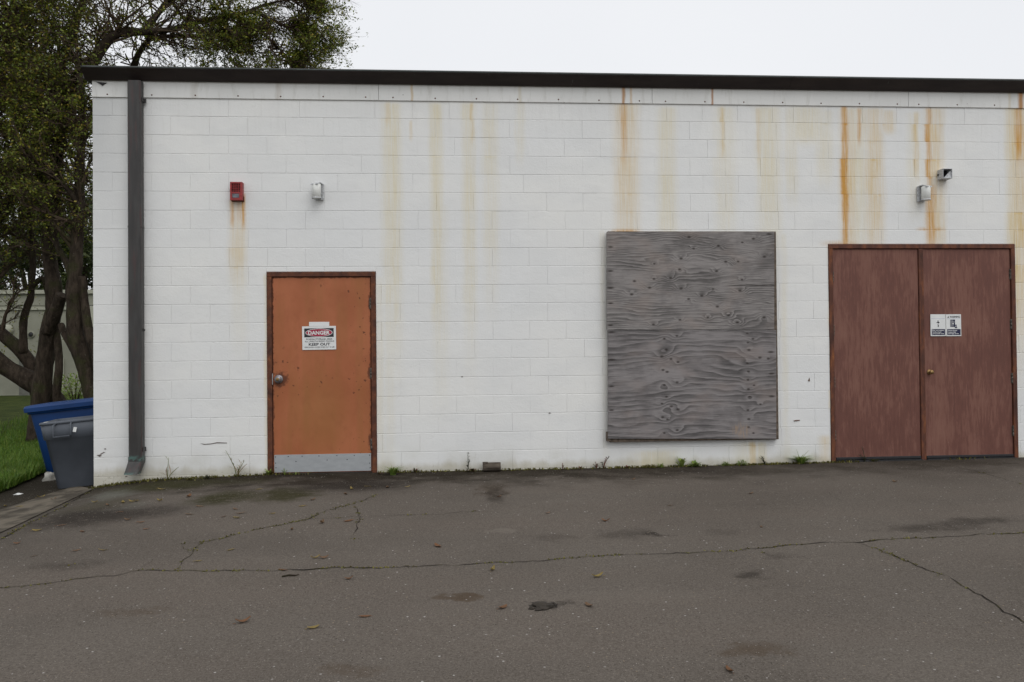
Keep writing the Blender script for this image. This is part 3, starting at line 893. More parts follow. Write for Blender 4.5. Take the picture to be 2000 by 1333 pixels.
for i, q in enumerate(blocks):
    w, h = round(q[1]-q[0], 4), round(q[3]-q[2], 4)
    cx, cz = (q[0]+q[1])/2, (q[2]+q[3])/2
    yo = random.uniform(-.0008, .0008)
    if i < 300 and visible(q) > 0:
        kk = round(q[2]/U)
        key = (w, h, joint(q[0], kk), joint(q[1], kk))
        if key not in cache: cache[key] = block_mesh(*key).mesh('concrete_block', M_WALL)
        o = link('concrete_block', cache[key], wall, (cx, yo, cz))
        o.rotation_euler = (random.gauss(0, .0030), random.gauss(0, .0012), random.gauss(0, .0010))
    else:
        kk = round(q[2]/U)
        mb = block_mesh(w, h, joint(q[0], kk), joint(q[1], kk))
        rest.add([(v[0]+cx, v[1]+yo, v[2]+cz) for v in mb.v], mb.f)
o = rest.build('concrete_blocks', M_WALL, wall)
o['kind'] = 'stuff'
# white foot of the wall showing under the lowest course at the left corner
# paint scrapes and small marks on the wall face
def flake(name, pts, mat, y=-.0035, label=None):
    mb = MB()
    P3 = [at(px, py) for px, py in pts]
    n = len(P3)
    vs = [(p.x, y, p.z) for p in P3] + [(p.x, .004, p.z) for p in P3]
    mb.add(vs, [tuple(range(n))[::-1]] + [(i, (i+1) % n, n+(i+1) % n, n+i) for i in range(n)])
    o = mb.build(name, mat, bld)
    if label: o['label'] = label
M_SCRAPE = plain('bare_scrape', (.13, .11, .10), .9, vary=.5, scale=60)
flake('paint_scrape', [(189, 889), (197, 888), (196, 886.5), (203, 883), (206, 885), (204, 884.3), (198, 888), (198, 891), (194, 892.5)], M_SCRAPE)
flake('paint_scrape', [(391, 866), (400, 867.5), (413, 866.5), (424, 864), (444, 865), (443, 866.3), (424, 866), (412, 868), (399, 869)], M_SCRAPE)
flake('paint_chip', [(1577.5, 744.5), (1581, 738), (1582, 745), (1580.5, 745.5)], plain('bare_block', (.17, .13, .105), .95, vary=.5, scale=70))
flake('rusty_nail', [(1550, 821.5), (1561.5, 820.3), (1562, 821.6), (1551, 823.2)], M_RUST, y=-.008)
for px, py in ((205, 877), (246, 931), (902, 736), (1073, 807)):
    flake('paint_chip', [(px-2, py), (px+1, py-1), (px+3, py+.6), (px, py+1.2)], M_SCRAPE)

# roof slab
b = MB()
b.box(-.1, WALLX1+.1, .0, 9.1, ZT+.20, ZT+.34)
tt_ = b.build('roof', plain('roof_felt', (.09, .085, .08), .95), bld)
# fascia boards with a row of rusty screws
t = NT('white_trim_paint')
P = t.pos()
c = t.mix(t.mr(t.noise(P, 1.2, 4), .3, .7), (.68, .685, .665), (.75, .75, .73))
c = t.mix(t.math('MULTIPLY', t.mr(t.noise(t.mapv(P, (5, 1, 1)), 2.2, 5, .65), .5, .75), .5), c, (.42, .41, .36))
z = t.sep(P)[2]
c = t.mix(t.math('MULTIPLY', t.mr(z, 4.14, 4.24), .35), c, (.33, .32, .29))
v = t.voro(P, 9, out=None)
c = t.mix(t.math('MULTIPLY', t.mr(v.outputs['Distance'], .07, .03), t.mr(t.sep(v.outputs['Color'])[0], .70, .73)), c, (.12, .10, .08))
sx = t.math('ADD', t.sep(P)[0], t.math('MULTIPLY', t.math('SUBTRACT', t.noise(P, 6, 2), .5), .03))
for px, hw, st, cc in ((1217, 4, .8, (.40, .18, .04)), (1232, 3, .5, (.5, .3, .1)), (1391, 2.5, .8, (.36, .15, .04)), (805, 3, .55, (.5, .33, .12)), (1015, 4, .3, (.5, .4, .2)), (1991, 6, .9, (.42, .19, .04)), (1970, 4, .35, (.5, .4, .2)), (380, 8, .3, (.4, .36, .3)), (545, 6, .3, (.4, .33, .25))):
    g = t.mr(t.math('ABSOLUTE', t.math('SUBTRACT', sx, at(px, 180).x)), hw/175*1.3, hw/175*.2, 0, st)
    c = t.mix(g, c, cc)
t.bump(t.noise(P, 30, 3), .15, .003)
M_TRIM = t.out(c, .55, 0, .35)
edges = [.0, at(739.5, 180).x, at(1273, 190).x, at(1773, 195).x, WALLX1]
SCX = [209, 296, 381, 464.6, 548, 631, 714, 767.5, 850, 930.5, 1011, 1091, 1170, 1249, 1300, 1377, 1453, 1529, 1604, 1679, 1753, 1795, 1870, 1943]
sb = MB(); sb.lathe([(.0001, -.004), (.006, -.003), (.0085, 0), (.0085, .004)], 8, Matrix.Rotation(R(-90), 4, 'X'))
SCREW = sb.mesh('screw', M_RUST)
for i in range(4):
    b = MB()
    b.bbox(edges[i]+(.0 if i == 0 else .0015), edges[i+1]-.0015, -.015, .02, ZT-.004, ZT+.20, .003)
    fb = b.build('fascia_board', M_TRIM, bld)
    for sx_ in SCX:
        w = at(sx_, 188, -.022)
        if edges[i] < w.x < edges[i+1]:
            o = link('screw', SCREW, fb, (w.x, -.0155, ZT+.026 + random.gauss(0, .002)))
            o.rotation_euler = (0, 0, 0)
# gutter: sloping front face, open top, capped ends
GX0, GX1 = -.055, WALLX1+.06
def ring(x):
    zt = at(180, 131, -.14).z
    zb = at(180, 157, -.03).z
    return [Vector(p) for p in ((x, .0, zb+.006), (x, -.035, zb), (x, -.142, zt-.012), (x, -.150, zt-.010), (x, -.153, zt), (x, -.136, zt+.001), (x, -.134, zt-.012), (x, -.034, zb+.012), (x, -.008, zb+.012), (x, -.008, zt-.01), (x, .0, zt-.01))]
b = MB()
secs = [GX0, at(1545, 160).x, GX1]
b.loops([ring(GX0), ring(at(1541, 160).x)], smooth=False)
gut = b.build('gutter', M_BRONZE, bld)
b = MB(); lz = ring(0)[4]; b.tube([(GX0, lz.y+.004, lz.z), (GX1, lz.y+.004, lz.z)], .006, 6); b.build('rolled_lip', plain('sky_tinted_lip', (.06, .075, .072), .5, .0, .4, 6), gut)  # teal lip, paled in its colour for the sky light along the edge
b = MB(); b.loops([ring(at(1541, 160).x+.001), ring(GX1)], smooth=False); b.build('gutter_length', M_BRONZE, gut)
b = MB()
x = at(1541, 160).x
b.loops([[v + Vector((0, -.003 if v.y < -.02 else 0, 0)) for v in ring(x-.02)], [v + Vector((0, -.003 if v.y < -.02 else 0, 0)) for v in ring(x+.02)]], smooth=False)
b.build('gutter_joint', M_BRONZE, gut)
b = MB()
rg = ring(GX0)
b.add([rg[0], rg[1], rg[2], rg[4], rg[10]] + [v+Vector((-.004, 0, 0)) for v in (rg[0], rg[1], rg[2], rg[4], rg[10])],
      [(0, 1, 2, 3, 4), (9, 8, 7, 6, 5)] + [(i, 5+i, 5+(i+1) % 5, (i+1) % 5) for i in range(5)])
b.build('end_cap', M_BRONZE, gut)
# torn flap of metal under the gutter end
b = MB()
pa = [at(187, 160, -.02), at(209, 162, -.02), at(203, 165, -.024), at(200, 168, -.026), at(196, 165, -.024)]
n = len(pa)
b.add([tuple(p) for p in pa] + [(p.x, p.y+.004, p.z) for p in pa], [tuple(range(n))[::-1], tuple(range(n, 2*n))] + [(i, (i+1) % n, n+(i+1) % n, n+i) for i in range(n)])
b.build('torn_flap', M_DARK, gut)
# downspout
DX0, DX1 = at(250.5, 500, -.10).x, at(276.5, 500, -.10).x
dzt = at(263, 158, -.10).z
dzb = at(265, 902, -.10).z
dcx, dhw = (DX0+DX1)/2, (DX1-DX0)/2
def spout(cx, y0, y1, z, hw, c=.012):
    return [Vector(p) for p in ((cx-hw+c, y0, z), (cx+hw-c, y0, z), (cx+hw, y0+c, z), (cx+hw, y1-c, z), (cx+hw-c, y1, z), (cx-hw+c, y1, z), (cx-hw, y1-c, z), (cx-hw, y0+c, z))]
b = MB()
zj = at(263, 445, -.1).z
b.loops([spout(dcx, -.118, -.020, z_, hw_) for z_, hw_ in ((dzb, dhw), (zj, dhw), (zj+.001, dhw+.003), (zj+.02, dhw+.003), (zj+.021, dhw), (dzt-.02, dhw), (dzt, dhw))], smooth=False)
dsp = b.build('downspout', M_SPOUT, bld)
b = MB()
b.loops([spout(dcx, -.120, -.018, dzb+.05, dhw+.002), spout(dcx, -.120, -.018, dzb, dhw+.002), spout(dcx-.012, -.16, -.055, dzb-.075, dhw), spout(dcx-.018, -.195, -.09, dzb-.125, dhw)], (False, False), smooth=False)
oo = b.build('outlet_shoe', M_SPOUT, dsp)
so = oo.modifiers.new('solid', 'SOLIDIFY'); so.thickness = .003
for py in (198, 877):
    w = at(284, py, -.02)
    b = MB(); b.bbox(DX0-.004, w.x+.016, -.125, -.119, w.z-.008, w.z+.008, .001) if False else None
    b.box(DX1-.002, w.x+.01, -.032, -.022, w.z-.022, w.z+.022); b.box(DX1+.002, DX1+.008, -.09, -.022, w.z-.022, w.z+.022)
    b.build('bracket', M_SPOUT, dsp)
w = at(279, 645, -.05)
b = MB(); b.box(DX1-.001, DX1+.014, -.07, -.045, w.z-.012, w.z+.012); b.build('bracket', M_SPOUT, dsp)

# ---- single orange door
FW = .052
x0, x1, z0, z1 = D1
zf = min(ground_z(x0, 0), ground_z(x1, 0)) - .02
b = MB()
b.bbox(x0, x0+FW, -.012, .12, zf, z1-FW, .004); b.bbox(x1-FW, x1, -.012, .12, zf, z1-FW, .004); b.bbox(x0, x1, -.012, .12, z1-FW, z1, .004)
fr = b.build('door_frame', M_FRAME, bld); fr['label'] = 'rusted frame of the orange door'
lx0, lx1, lz0, lz1 = x0+FW+.004, x1-FW-.004, max(ground_z(x0, 0), ground_z(x1, 0))+.012, z1-FW-.004
b = MB(); b.bbox(0, lx1-lx0, 0, .045, 0, lz1-lz0, .003)
door = b.build('metal_door', None, bld, (lx0, .006, lz0))
door.data.materials.append(orange_door(door, lx1-lx0, lz1-lz0))
door['label'] = 'orange single metal door with rust spots'
kz = at(600, 888, .0).z - lz0
b = MB(); b.bbox(.012, lx1-lx0-.008, -.003, .0, .006, kz, .001)
kp = b.build('kick_plate', M_GALV, door)
psm = MB(); psm.lathe([(.0001, .0), (.0055, .0005), (.006, .003)], 8, Matrix.Rotation(R(-90), 4, 'X'))
PSCREW = psm.mesh('screw', M_PRINTK)
for px, py in ((538, 893), (563, 892), (590, 891.5), (623, 891), (658, 890.5), (692, 890), (722, 889.5), (538, 905), (539, 914), (578, 902), (639, 899), (678, 898), (722, 905), (723, 914)):
    w = at(px, py, .002)
    link('screw', PSCREW, door, (w.x-lx0, -.0045, w.z-lz0))
def knob(px, py, rr, mat, parent, org, yy):
    w = at(px, py, yy)
    b = MB()
    b.lathe([(rr*1.25, 0), (rr*1.28, .006), (rr*1.0, .012), (rr*.55, .016), (rr*.5, .03), (rr*.85, .036), (rr*1.0, .046), (rr*.95, .058), (rr*.5, .064), (.0005, .0645)], 20,
            Matrix.Translation((w.x-org.x, yy-org.y, w.z-org.z)) @ Matrix.Rotation(R(90), 4, 'X'))
    o = b.build('knob', mat, parent)
    return o
knob(544.5, 741, .037, M_STEEL, door, door.location, .006)
w = at(544.5, 741, .006)
b = MB()
b.lathe([(.018, 0), (.018, .004), (.010, .005), (.0005, .005)], 14, Matrix.Translation((w.x-lx0, -.0648, w.z-lz0)) @ Matrix.Rotation(R(90), 4, 'X'))
b.build('key_cylinder', M_BRASS, door)
def hinge(parent, org, x, z, y=.006, h=.115):
    b = MB()
    Rr = .009
    b.lathe([(.0005, -h/2-.004), (Rr*.7, -h/2-.003), (Rr, -h/2), (Rr, -h/6), (Rr*.8, -h/6+.001), (Rr, -h/6+.002), (Rr, h/6), (Rr*.8, h/6+.001), (Rr, h/6+.002), (Rr, h/2), (Rr*.7, h/2+.003), (.0005, h/2+.004)], 10,
            Matrix.Translation((x-org.x, y-.008-org.y, z-org.z)))
    b.box(x-org.x-.016, x-org.x+.012, y-.003-org.y, y-org.y, z-org.z-h/2, z-org.z+h/2)
    b.build('hinge', M_HINGE, parent)
for py in (593, 730, 868):
    w = at(725.5, py); hinge(door, door.location, lx1+.001, w.z)
w = at(531, 741)
b = MB(); b.box(x0+FW-.004-lx0, x0+FW+.008-lx0, -.010, -.004, w.z-lz0-.06, w.z-lz0+.06); b.build('latch_plate', M_GALV, door)
b = MB(); b.box(x0+FW, x1-FW, -.03, .12, zf, lz0-.004); b.build('threshold', M_SOIL, fr)

# ---- brown double door
x0, x1, z0, z1 = D2
zf = min(ground_z(x0, 0), ground_z(x1, 0)) - .02
FW = .05
b = MB()
b.bbox(x0, x0+FW, -.012, .12, zf, z1-FW, .004); b.bbox(x1-FW, x1, -.012, .12, zf, z1-FW, .004); b.bbox(x0, x1, -.012, .12, z1-FW, z1, .004)
xm0, xm1 = at(1797.5, 700).x - .004, at(1805.5, 700).x + .004
b.bbox(xm0, xm1, -.006, .12, zf, z1-FW, .004)
fr2 = b.build('door_frame', M_BFRAME, bld); fr2['label'] = 'rusty brown frame of the double doors'
zb = max(ground_z(x0, 0), ground_z(x1, 0)) + .012
leaves = []
for (a, c, lab) in ((x0+FW+.004, xm0-.003, 'left brown leaf of the double doors, without a knob'), (xm1+.003, x1-FW-.004, 'right brown leaf of the double doors, with brass knob and signs')):
    b = MB(); b.bbox(0, c-a, 0, .045, 0, z1-FW-.005-zb, .003)
    lf = b.build('metal_door', M_BDOOR, bld, (a, .008, zb)); lf['label'] = lab
    b = MB(); b.bbox(.004, c-a-.004, -.014, .0, .0, .028, .003); b.build('door_sweep', M_DARK, lf)
    b = MB(); b.box(a-.003, c+.003, -.025, .12, zf, zb-.006); b.build('threshold', M_DARK, fr2)
    leaves.append(lf)
for py in (541, 646, 748, 852): hinge(leaves[0], leaves[0].location, x0+FW+.001, at(1628, py).z, .008)
for py in (536, 634, 739, 842): hinge(leaves[1], leaves[1].location, x1-FW-.001, at(1974, py).z, .008)
knob(1815, 727, .024, M_BRASS, leaves[1], leaves[1].location, .008)

# ------------------------------------------------------------------ boarded window: two plywood sheets on battens
x0, x1, z0, z1 = PLY
ply = thing('plywood_board', 'large grey weathered plywood board of two sheets screwed over a window', 'board', ((x0+x1)/2, 0, z0))
zs = at(1350, 645.5, -.085).z
yb = -.085
def rectp(px0, py0, px1, py1, y):
    return [at(px0, py0, y), at(px1, py0, y), at(px1, py1, y), at(px0, py1, y)]
org = ply.location
def panel(name, quad, y0, y1, mat, lab):
    b = MB()
    F = [Vector((p.x, y0, p.z)) - org for p in quad]
    K = [Vector((p.x, y1, p.z)) - org for p in quad]
    b.add([F[3], F[2], F[1], F[0], K[3], K[2], K[1], K[0]], [(0, 1, 2, 3), (7, 6, 5, 4), (0, 4, 5, 1), (1, 5, 6, 2), (2, 6, 7, 3), (3, 7, 4, 0)])
    o = b.build(name, mat, ply); o['label'] = lab
    bev(o, .0025, 1)
panel('plywood_sheet', rectp(1185, 453.5, 1512.5, 644.6, yb), yb, yb+.019, plywood('plywood_upper', KN_UP, .085, (.255, .238, .230), 36, 3.1), 'upper plywood sheet with fine close grain')
panel('plywood_sheet', rectp(1187.5, 645.4, 1516.3, 857.5, yb-.001), yb-.001, yb+.018, plywood('plywood_lower', KN_LO, .11, (.232, .216, .214), 15, 8.3), 'lower plywood sheet with broad wavy grain')
M_BATTEN = plain('weathered_batten', (.11, .085, .065), .9, vary=.4, scale=20)
def batten(a0, a1, c0, c1, y0=yb+.020, y1=-.001):
    b = MB(); b.box(a0-org.x, a1-org.x, y0, y1, c0-org.z, c1-org.z); bev(b.build('batten', M_BATTEN, ply), .003, 1)
bx0, bx1, bz0, bz1 = x0+.004, x1-.004, z0+.004, z1-.006
batten(bx0, bx0+.09, bz0, bz1); batten(bx1-.09, bx1, bz0, bz1); batten(bx0+.092, bx1-.092, bz1-.09, bz1); batten(bx0+.092, bx1-.092, bz0, bz0+.09)
b = MB(); p = at(1187, 862, -.05); b.box(p.x-org.x-.012, p.x-org.x+.03, -.075, -.002, p.z-org.z-.0, p.z-org.z+.10); b.build('batten', M_BATTEN, ply)

# ------------------------------------------------------------------ signs
def text_mesh(body, x0, x1, z0, z1, mat, parent, y, bold=.0):
    cu = bpy.data.curves.new('lettering', 'FONT')
    cu.body = body; cu.size = 1; cu.offset = bold; cu.resolution_u = 2
    tmp = bpy.data.objects.new('lettering', cu)
    COL.objects.link(tmp)
    me = bpy.data.meshes.new_from_object(tmp)
    bpy.data.objects.remove(tmp)
    n = len(me.vertices)
    co = np.zeros(n*3, np.float32); me.vertices.foreach_get('co', co); co = co.reshape(-1, 3)
    mn_, mx_ = co.min(0), co.max(0)
    out = np.zeros_like(co)
    out[:, 0] = x0 + (co[:, 0]-mn_[0])/(mx_[0]-mn_[0])*(x1-x0)
    out[:, 2] = z0 + (co[:, 1]-mn_[1])/(mx_[1]-mn_[1])*(z1-z0)
    out[:, 1] = y
    me.vertices.foreach_set('co', out.reshape(-1))
    me.materials.clear(); me.materials.append(mat)
    me.name = 'lettering'; me.update()
    return link('lettering', me, parent)
def plate(name, x0, x1, z0, z1, y, mat, parent, th=.0008):
    b = MB(); b.box(x0, x1, y, y+th, z0, z1)
    return b.build(name, mat, parent)
def ell(name, cx, cz, rx, rz, y, mat, parent, n=36):
    b = MB(); vs = [(cx+rx*math.cos(2*math.pi*k/n), y, cz+rz*math.sin(2*math.pi*k/n)) for k in range(n)]
    vs += [(v[0], y+.0007, v[2]) for v in vs]
    b.add(vs, [tuple(range(n))] + [(k, n+k, n+(k+1) % n, (k+1) % n) for k in range(n)])
    return b.build(name, mat, parent)
def poly(name, pts, y, mat, parent):
    b = MB(); n = len(pts)
    b.add([(p[0], y, p[1]) for p in pts] + [(p[0], y+.0006, p[1]) for p in pts], [tuple(range(n))] + [(k, n+k, n+(k+1) % n, (k+1) % n) for k in range(n)])
    return b.build(name, mat, parent)
# danger sign on the orange door (local metres, origin lower left, measured off the sign)
c0, c1, c2 = at(590.7, 684, 0), at(656.7, 683.3, 0), at(590.4, 638, 0)
SW, SH = c1.x-c0.x, c2.z-c0.z
sg = thing('danger_sign', 'white danger sign reading KEEP OUT on the orange door', 'sign', (c0.x, .001, c0.z), rot=(0, R(-.5), 0))
Y0 = -.003
plate('panel', 0, SW, 0, SH, Y0, M_WHITE, sg, .003)
def sp(u, v): return (u-405)/(1287-405)*SW, (1115-v)/(1115-497)*SH
ax, az = sp(460, 785); bx, bz = sp(1228, 552)
plate('header', ax, bx, az, bz, Y0-.0008, M_PRINTK, sg)
ex, ez = sp(845, 668)
k = SW/(1287-405); kz = SH/(1115-497)
ell('oval_border', ex, ez, 354*k, 108*kz, Y0-.0016, M_WHITE, sg)
ell('oval', ex, ez, 338*k, 96*kz, Y0-.0024, M_PRINTR, sg)
def line(body, u0, u1, v0, v1, mat, bold, y=Y0-.0009):
    a, c = sp(u0, v1), sp(u1, v0)
    text_mesh(body, a[0], c[0], a[1], c[1], mat, sg, y, bold)
line('DANGER', 560, 1128, 618, 724, M_WHITE, .035, Y0-.0032)
line('POISON STORAGE AREA', 508, 1190, 815, 862, M_PRINTK, .012)
line('ALL UNAUTHORIZED PERSONS', 470, 1236, 876, 915, M_PRINTK, .008)
line('KEEP OUT', 572, 1132, 938, 1010, M_PRINTK, .03)
line('KEEP DOORS LOCKED WHEN NOT IN USE', 466, 1240, 1032, 1066, M_PRINTK, .006)
c0, c1 = at(603.5, 637.3, 0), at(643, 629, 0)
b = MB(); b.box(0, c1.x-c0.x, -.002, .001, 0, c1.z-c0.z)
o = b.build('blank_label', M_WHITE, None, (c0.x, .004, c0.z))
tag(o, 'blank white strip stuck just above the danger sign', 'label')
o.location.y = .0045
# pair of warning signs on the right brown door
def hz_sign(px0, px1, label):
    a, c = at(px0, 657, 0), at(px1, 614.2, 0)
    s = thing('warning_sign', label, 'sign', (a.x, .003, a.z), group='pair of warning signs on the brown door')
    plate('panel', 0, c.x-a.x, 0, c.z-a.z, -.003, M_WHITE, s, .003)
    return s, c.x-a.x, c.z-a.z
s1, w, h = hz_sign(1817.9, 1846.6, 'white and navy sign reading Do not enter, left of the pair')
def g(u, v, u0): return (u-u0)/(757-374)*w, (892-v)/(892-320)*h
def pl(name, u0, u1, v0, v1, mat, s, ub, y): 
    a, c = g(u0, v1, ub), g(u1, v0, ub); return plate(name, a[0], c[0], a[1], c[1], y, mat, s)
def tx(body, u0, u1, v0, v1, mat, s, ub, y, bold=.02):
    a, c = g(u0, v1, ub), g(u1, v0, ub); text_mesh(body, a[0], c[0], a[1], c[1], mat, s, y, bold)
pl('footer', 400, 738, 708, 866, M_PRINTN, s1, 374, -.0038)
pl('rule', 395, 738, 430, 438, M_PRINTG, s1, 374, -.0036)
for t_, u1, v0, v1 in (('Do not enter', 715, 722, 756), ('Authorized', 640, 768, 800), ('personnel only', 712, 812, 850)):
    tx(t_, 414, u1, v0, v1, M_WHITE, s1, 374, -.0042)
cc = g(565, 498, 374)
ell('pictogram_head', cc[0], cc[1], 15*w/383, 15*h/572, -.0037, M_PRINTK, s1, 14)
poly('pictogram_body', [g(u, v, 374) for u, v in ((514, 542), (548, 520), (575, 515), (612, 540), (590, 546), (572, 568), (550, 545))][::-1], -.0037, M_PRINTK, s1)
poly('pictogram_legs', [g(u, v, 374) for u, v in ((548, 582), (580, 590), (578, 655), (556, 655), (560, 615))][::-1], -.0037, M_PRINTK, s1)
s2, w, h = hz_sign(1848.2, 1876.9, 'white and navy sign reading WARNING Hazardous materials, right of the pair')
pl('footer', 800, 1140, 708, 866, M_PRINTN, s2, 775, -.0038)
pl('rule', 795, 1140, 432, 440, M_PRINTG, s2, 775, -.0036)
for t_, u1, v0, v1 in (('Hazardous', 1048, 726, 758), ('materials', 1020, 770, 802), ('storage area', 1092, 814, 850)):
    tx(t_, 818, u1, v0, v1, M_WHITE, s2, 775, -.0042)
tx('WARNING', 868, 1130, 362, 412, M_PRINTK, s2, 775, -.0038, .03)
poly('warning_triangle', [g(u, v, 775) for u, v in ((812, 412), (833, 362), (854, 412))], -.0038, M_PRINTK, s2)
pl('pictogram_cabinet', 882, 1003, 460, 652, M_PRINTN, s2, 775, -.0038)
cc = g(950, 566, 775)
ell('pictogram_dot', cc[0], cc[1], 20*w/383, 20*h/572, -.0046, M_WHITE, s2, 14)
for u0, u1, v0, v1 in ((897, 906, 470, 645), (942, 950, 470, 540), (908, 1000, 520, 526), (942, 950, 592, 645)):
    pl('pictogram_line', u0, u1, v0, v1, M_WHITE, s2, 775, -.0044)
poly('pictogram_can', [g(u, v, 775) for u, v in ((994, 684), (1000, 594), (1040, 590), (1048, 655), (1058, 684))], -.0041, M_PRINTN, s2)
for u in (1010, 1026): pl('pictogram_line', u, u+6, 612, 660, M_WHITE, s2, 775, -.0047)

# ------------------------------------------------------------------ things on the wall
# red fire alarm horn
YF = -.072
a, c = at(449.3, 391, YF), at(472.7, 355.8, YF)
al = thing('fire_alarm', 'red fire alarm box on the wall with rust running below', 'alarm', (a.x, -.0012, a.z))
w, h = c.x-a.x, c.z-a.z
b = MB()
b.box(0, w, -.052, 0, 0, h)
gx0, gx1, gz0, gz1 = w*.12, w*.84, h*.45, h*.92
lx0_, lx1_, lz0_, lz1_ = w*.17, w*.75, h*.12, h*.36
# front plate as bars around the two recesses
for q in ((0, w, 0, lz0_), (0, lx0_, lz0_, lz1_), (lx1_, w, lz0_, lz1_), (0, w, lz1_, gz0), (0, gx0, gz0, gz1), (gx1, w, gz0, gz1), (0, w, gz1, h)):
    b.box(q[0], q[1], YF, -.0525, q[2], q[3])
b.build('housing', M_RED, al)
b = MB()
for i in range(6):
    x = gx0 + (gx1-gx0)*i/5; b.box(x-.0022, x+.0022, YF+.004, -.053, gz0, gz1)
    z = gz0 + (gz1-gz0)*i/5; b.box(gx0, gx1, YF+.006, -.0535, z-.0022, z+.0022)
b.build('grille', M_RED, al)
b = MB(); b.box(gx0, gx1, -.0545, -.0522, gz0, gz1); b.build('horn_mesh', M_DARK, al)
b = MB(); b.bbox(lx0_, lx1_, -.069, -.0524, lz0_, lz1_, .003); b.build('strobe_lens', M_LENS, al)
b = MB(); b.box(-.001, w+.003, -.01, 0, -.006, .0); b.box(w+.0005, w+.006, -.02, -.001, -.004, h*.25); b.build('rusty_backplate', M_RUST, al)

def wall_lamp(px, py, label, rz, s=1.0):
    w_ = at(px, py)
    lp = thing('wall_lamp', label, 'lamp', (w_.x, 0, w_.z), group='small outdoor wall lamps above the doors', rot=(0, 0, rz))
    b = MB()
    b.bbox(-.046, .046, -.014, .0, -.088, .088, .003)
    b.box(-.046, .046, -.022, -.0142, -.088, -.072)
    b.build('backplate', M_LGREY, lp)
    # curved hood reaching out over the shade
    b = MB(); n = 9
    rings = []
    for i in range(n):
        t_ = i/(n-1)
        y = -.014 - .116*t_
        z = .088 + .022*math.sin(math.pi*(.25+.55*t_)) - .012 - .02*t_*t_
        hw = .036 + .006*t_
        rings.append([Vector((-hw, y, z-.010)), Vector((hw, y, z-.010)), Vector((hw, y, z)), Vector((-hw, y, z))])
    b.loops(rings, smooth=False)
    b.build('hood', M_LGREY, lp)
    b = MB()
    b.lathe([(.0005, -.076), (.036, -.080), (.047, -.074), (.049, .066), (.044, .074), (.0005, .076)], 22, Matrix.Translation((0, -.082, 0)))
    b.build('shade', plain('milky_shade', (.74, .75, .72), .35, vary=.04), lp)
    b = MB(); b.lathe([(.049, -.082), (.0495, -.072), (.047, -.072)], 22, Matrix.Translation((0, -.082, 0))); b.build('shade_ring', M_LGREY, lp)
    return lp
wall_lamp(625.5, 376, 'small white wall lamp above the orange door', R(-20))
wall_lamp(1797, 380, 'small white wall lamp above the brown double doors', R(16))

# square hooded vent
w_ = at(1840, 343)
vt = thing('wall_vent', 'small square grey hooded vent to the upper right of the right lamp', 'vent', (w_.x, 0, w_.z))
b = MB(); q = .056; th = .006; d = -.105
b.box(-q, q, d, 0, q-th, q); b.box(-q, q, d, 0, -q, -q+th); b.box(-q, -q+th, d, 0, -q+th, q-th); b.box(q-th, q, d, 0, -q+th, q-th)
b.build('hood', M_LGREY, vt)
b = MB(); b.box(-q+th, q-th, -.016, -.01, -q+th, q-th); b.build('dark_backing', M_DARK, vt)
b = MB()
vs = [(-q+th, d+.01, -q+th), (q-th, d+.01, -q+th), (q-th, d+.01, q*.55), (-q+th, -.04, -q+th+.004)]
b.add([(-q+th+.01, d+.012, -q+th), (q-th, d+.012, -q+th), (q-th, d+.02, q*.7), (-q+th+.01, d+.016, -q+th), (q-th, d+.016, -q+th), (q-th, d+.024, q*.7)], [(0, 1, 2), (5, 4, 3), (0, 3, 4, 1), (1, 4, 5, 2), (2, 5, 3, 0)])
b.build('flap', M_LGREY, vt)
b = MB(); b.lathe([(.0005, 0), (.01, .002), (.01, .02)], 8, Matrix.Translation((-q-.012, -.02, 0)) @ Matrix.Rotation(R(90), 4, 'Y')); b.build('stub', M_DARK, vt)

# ------------------------------------------------------------------ bins left of the corner
def rsq(hw, hd, r, z, n=5):
    out = []
    for (sx, sy, a0) in ((1, -1, -90), (1, 1, 0), (-1, 1, 90), (-1, -1, 180)):
        for i in range(n):
            a = R(a0 + 90*i/(n-1))
            out.append(Vector((sx*(hw-r) + r*math.cos(a), sy*(hd-r) + r*math.sin(a), z)))
    return out
def bin_(name, label, px_left_top, px_left_bot, ydepth, wt, dt, wb, db, h, mat, rim, tilt, yawz, xc, band=None):
    pb = Vector((xc, ydepth, ground_z(xc, ydepth)))
    o = thing(name, label, 'bin', pb, rot=(0, tilt, yawz))
    b = MB()
    r = .06
    rings = [rsq(wb/2-.01, db/2-.01, r, 0.0), rsq(wb/2, db/2, r, .012)]
    if band:
        f = band/h
        wl, dl = lerp(wb, wt, f), lerp(db, dt, f)
        rings += [rsq(wl/2, dl/2, r, band-.006), rsq(wl/2+.014, dl/2+.014, r, band), rsq(wt/2+.008, dt/2+.008, r, h-rim)]
    rings += [rsq(wt/2, dt/2, r, h-rim+.004)]
    # inside, so that the bin is hollow
    rings += [rsq(wt/2-.004, dt/2-.004, r, h), rsq(wt/2-.014, dt/2-.014, r, h), rsq(wb/2-.02, db/2-.02, r, .03)]
    b.loops(rings, (True, True))
    body = b.build('body', mat, o)
    b = MB(); e = .026 if not band else .018
    b.loops([rsq(wt/2, dt/2, r, h-rim), rsq(wt/2+e, dt/2+e, r, h-rim*.92), rsq(wt/2+e-.002, dt/2+e-.002, r, h-rim*.15), rsq(wt/2+e-.012, dt/2+e-.012, r, h+.001), rsq(wt/2-.006, dt/2-.006, r, h+.001), rsq(wt/2-.007, dt/2-.007, r, h-.03)], (False, False))
    b.build('rim', mat, o)
    return o, body
SL = R(5.5)
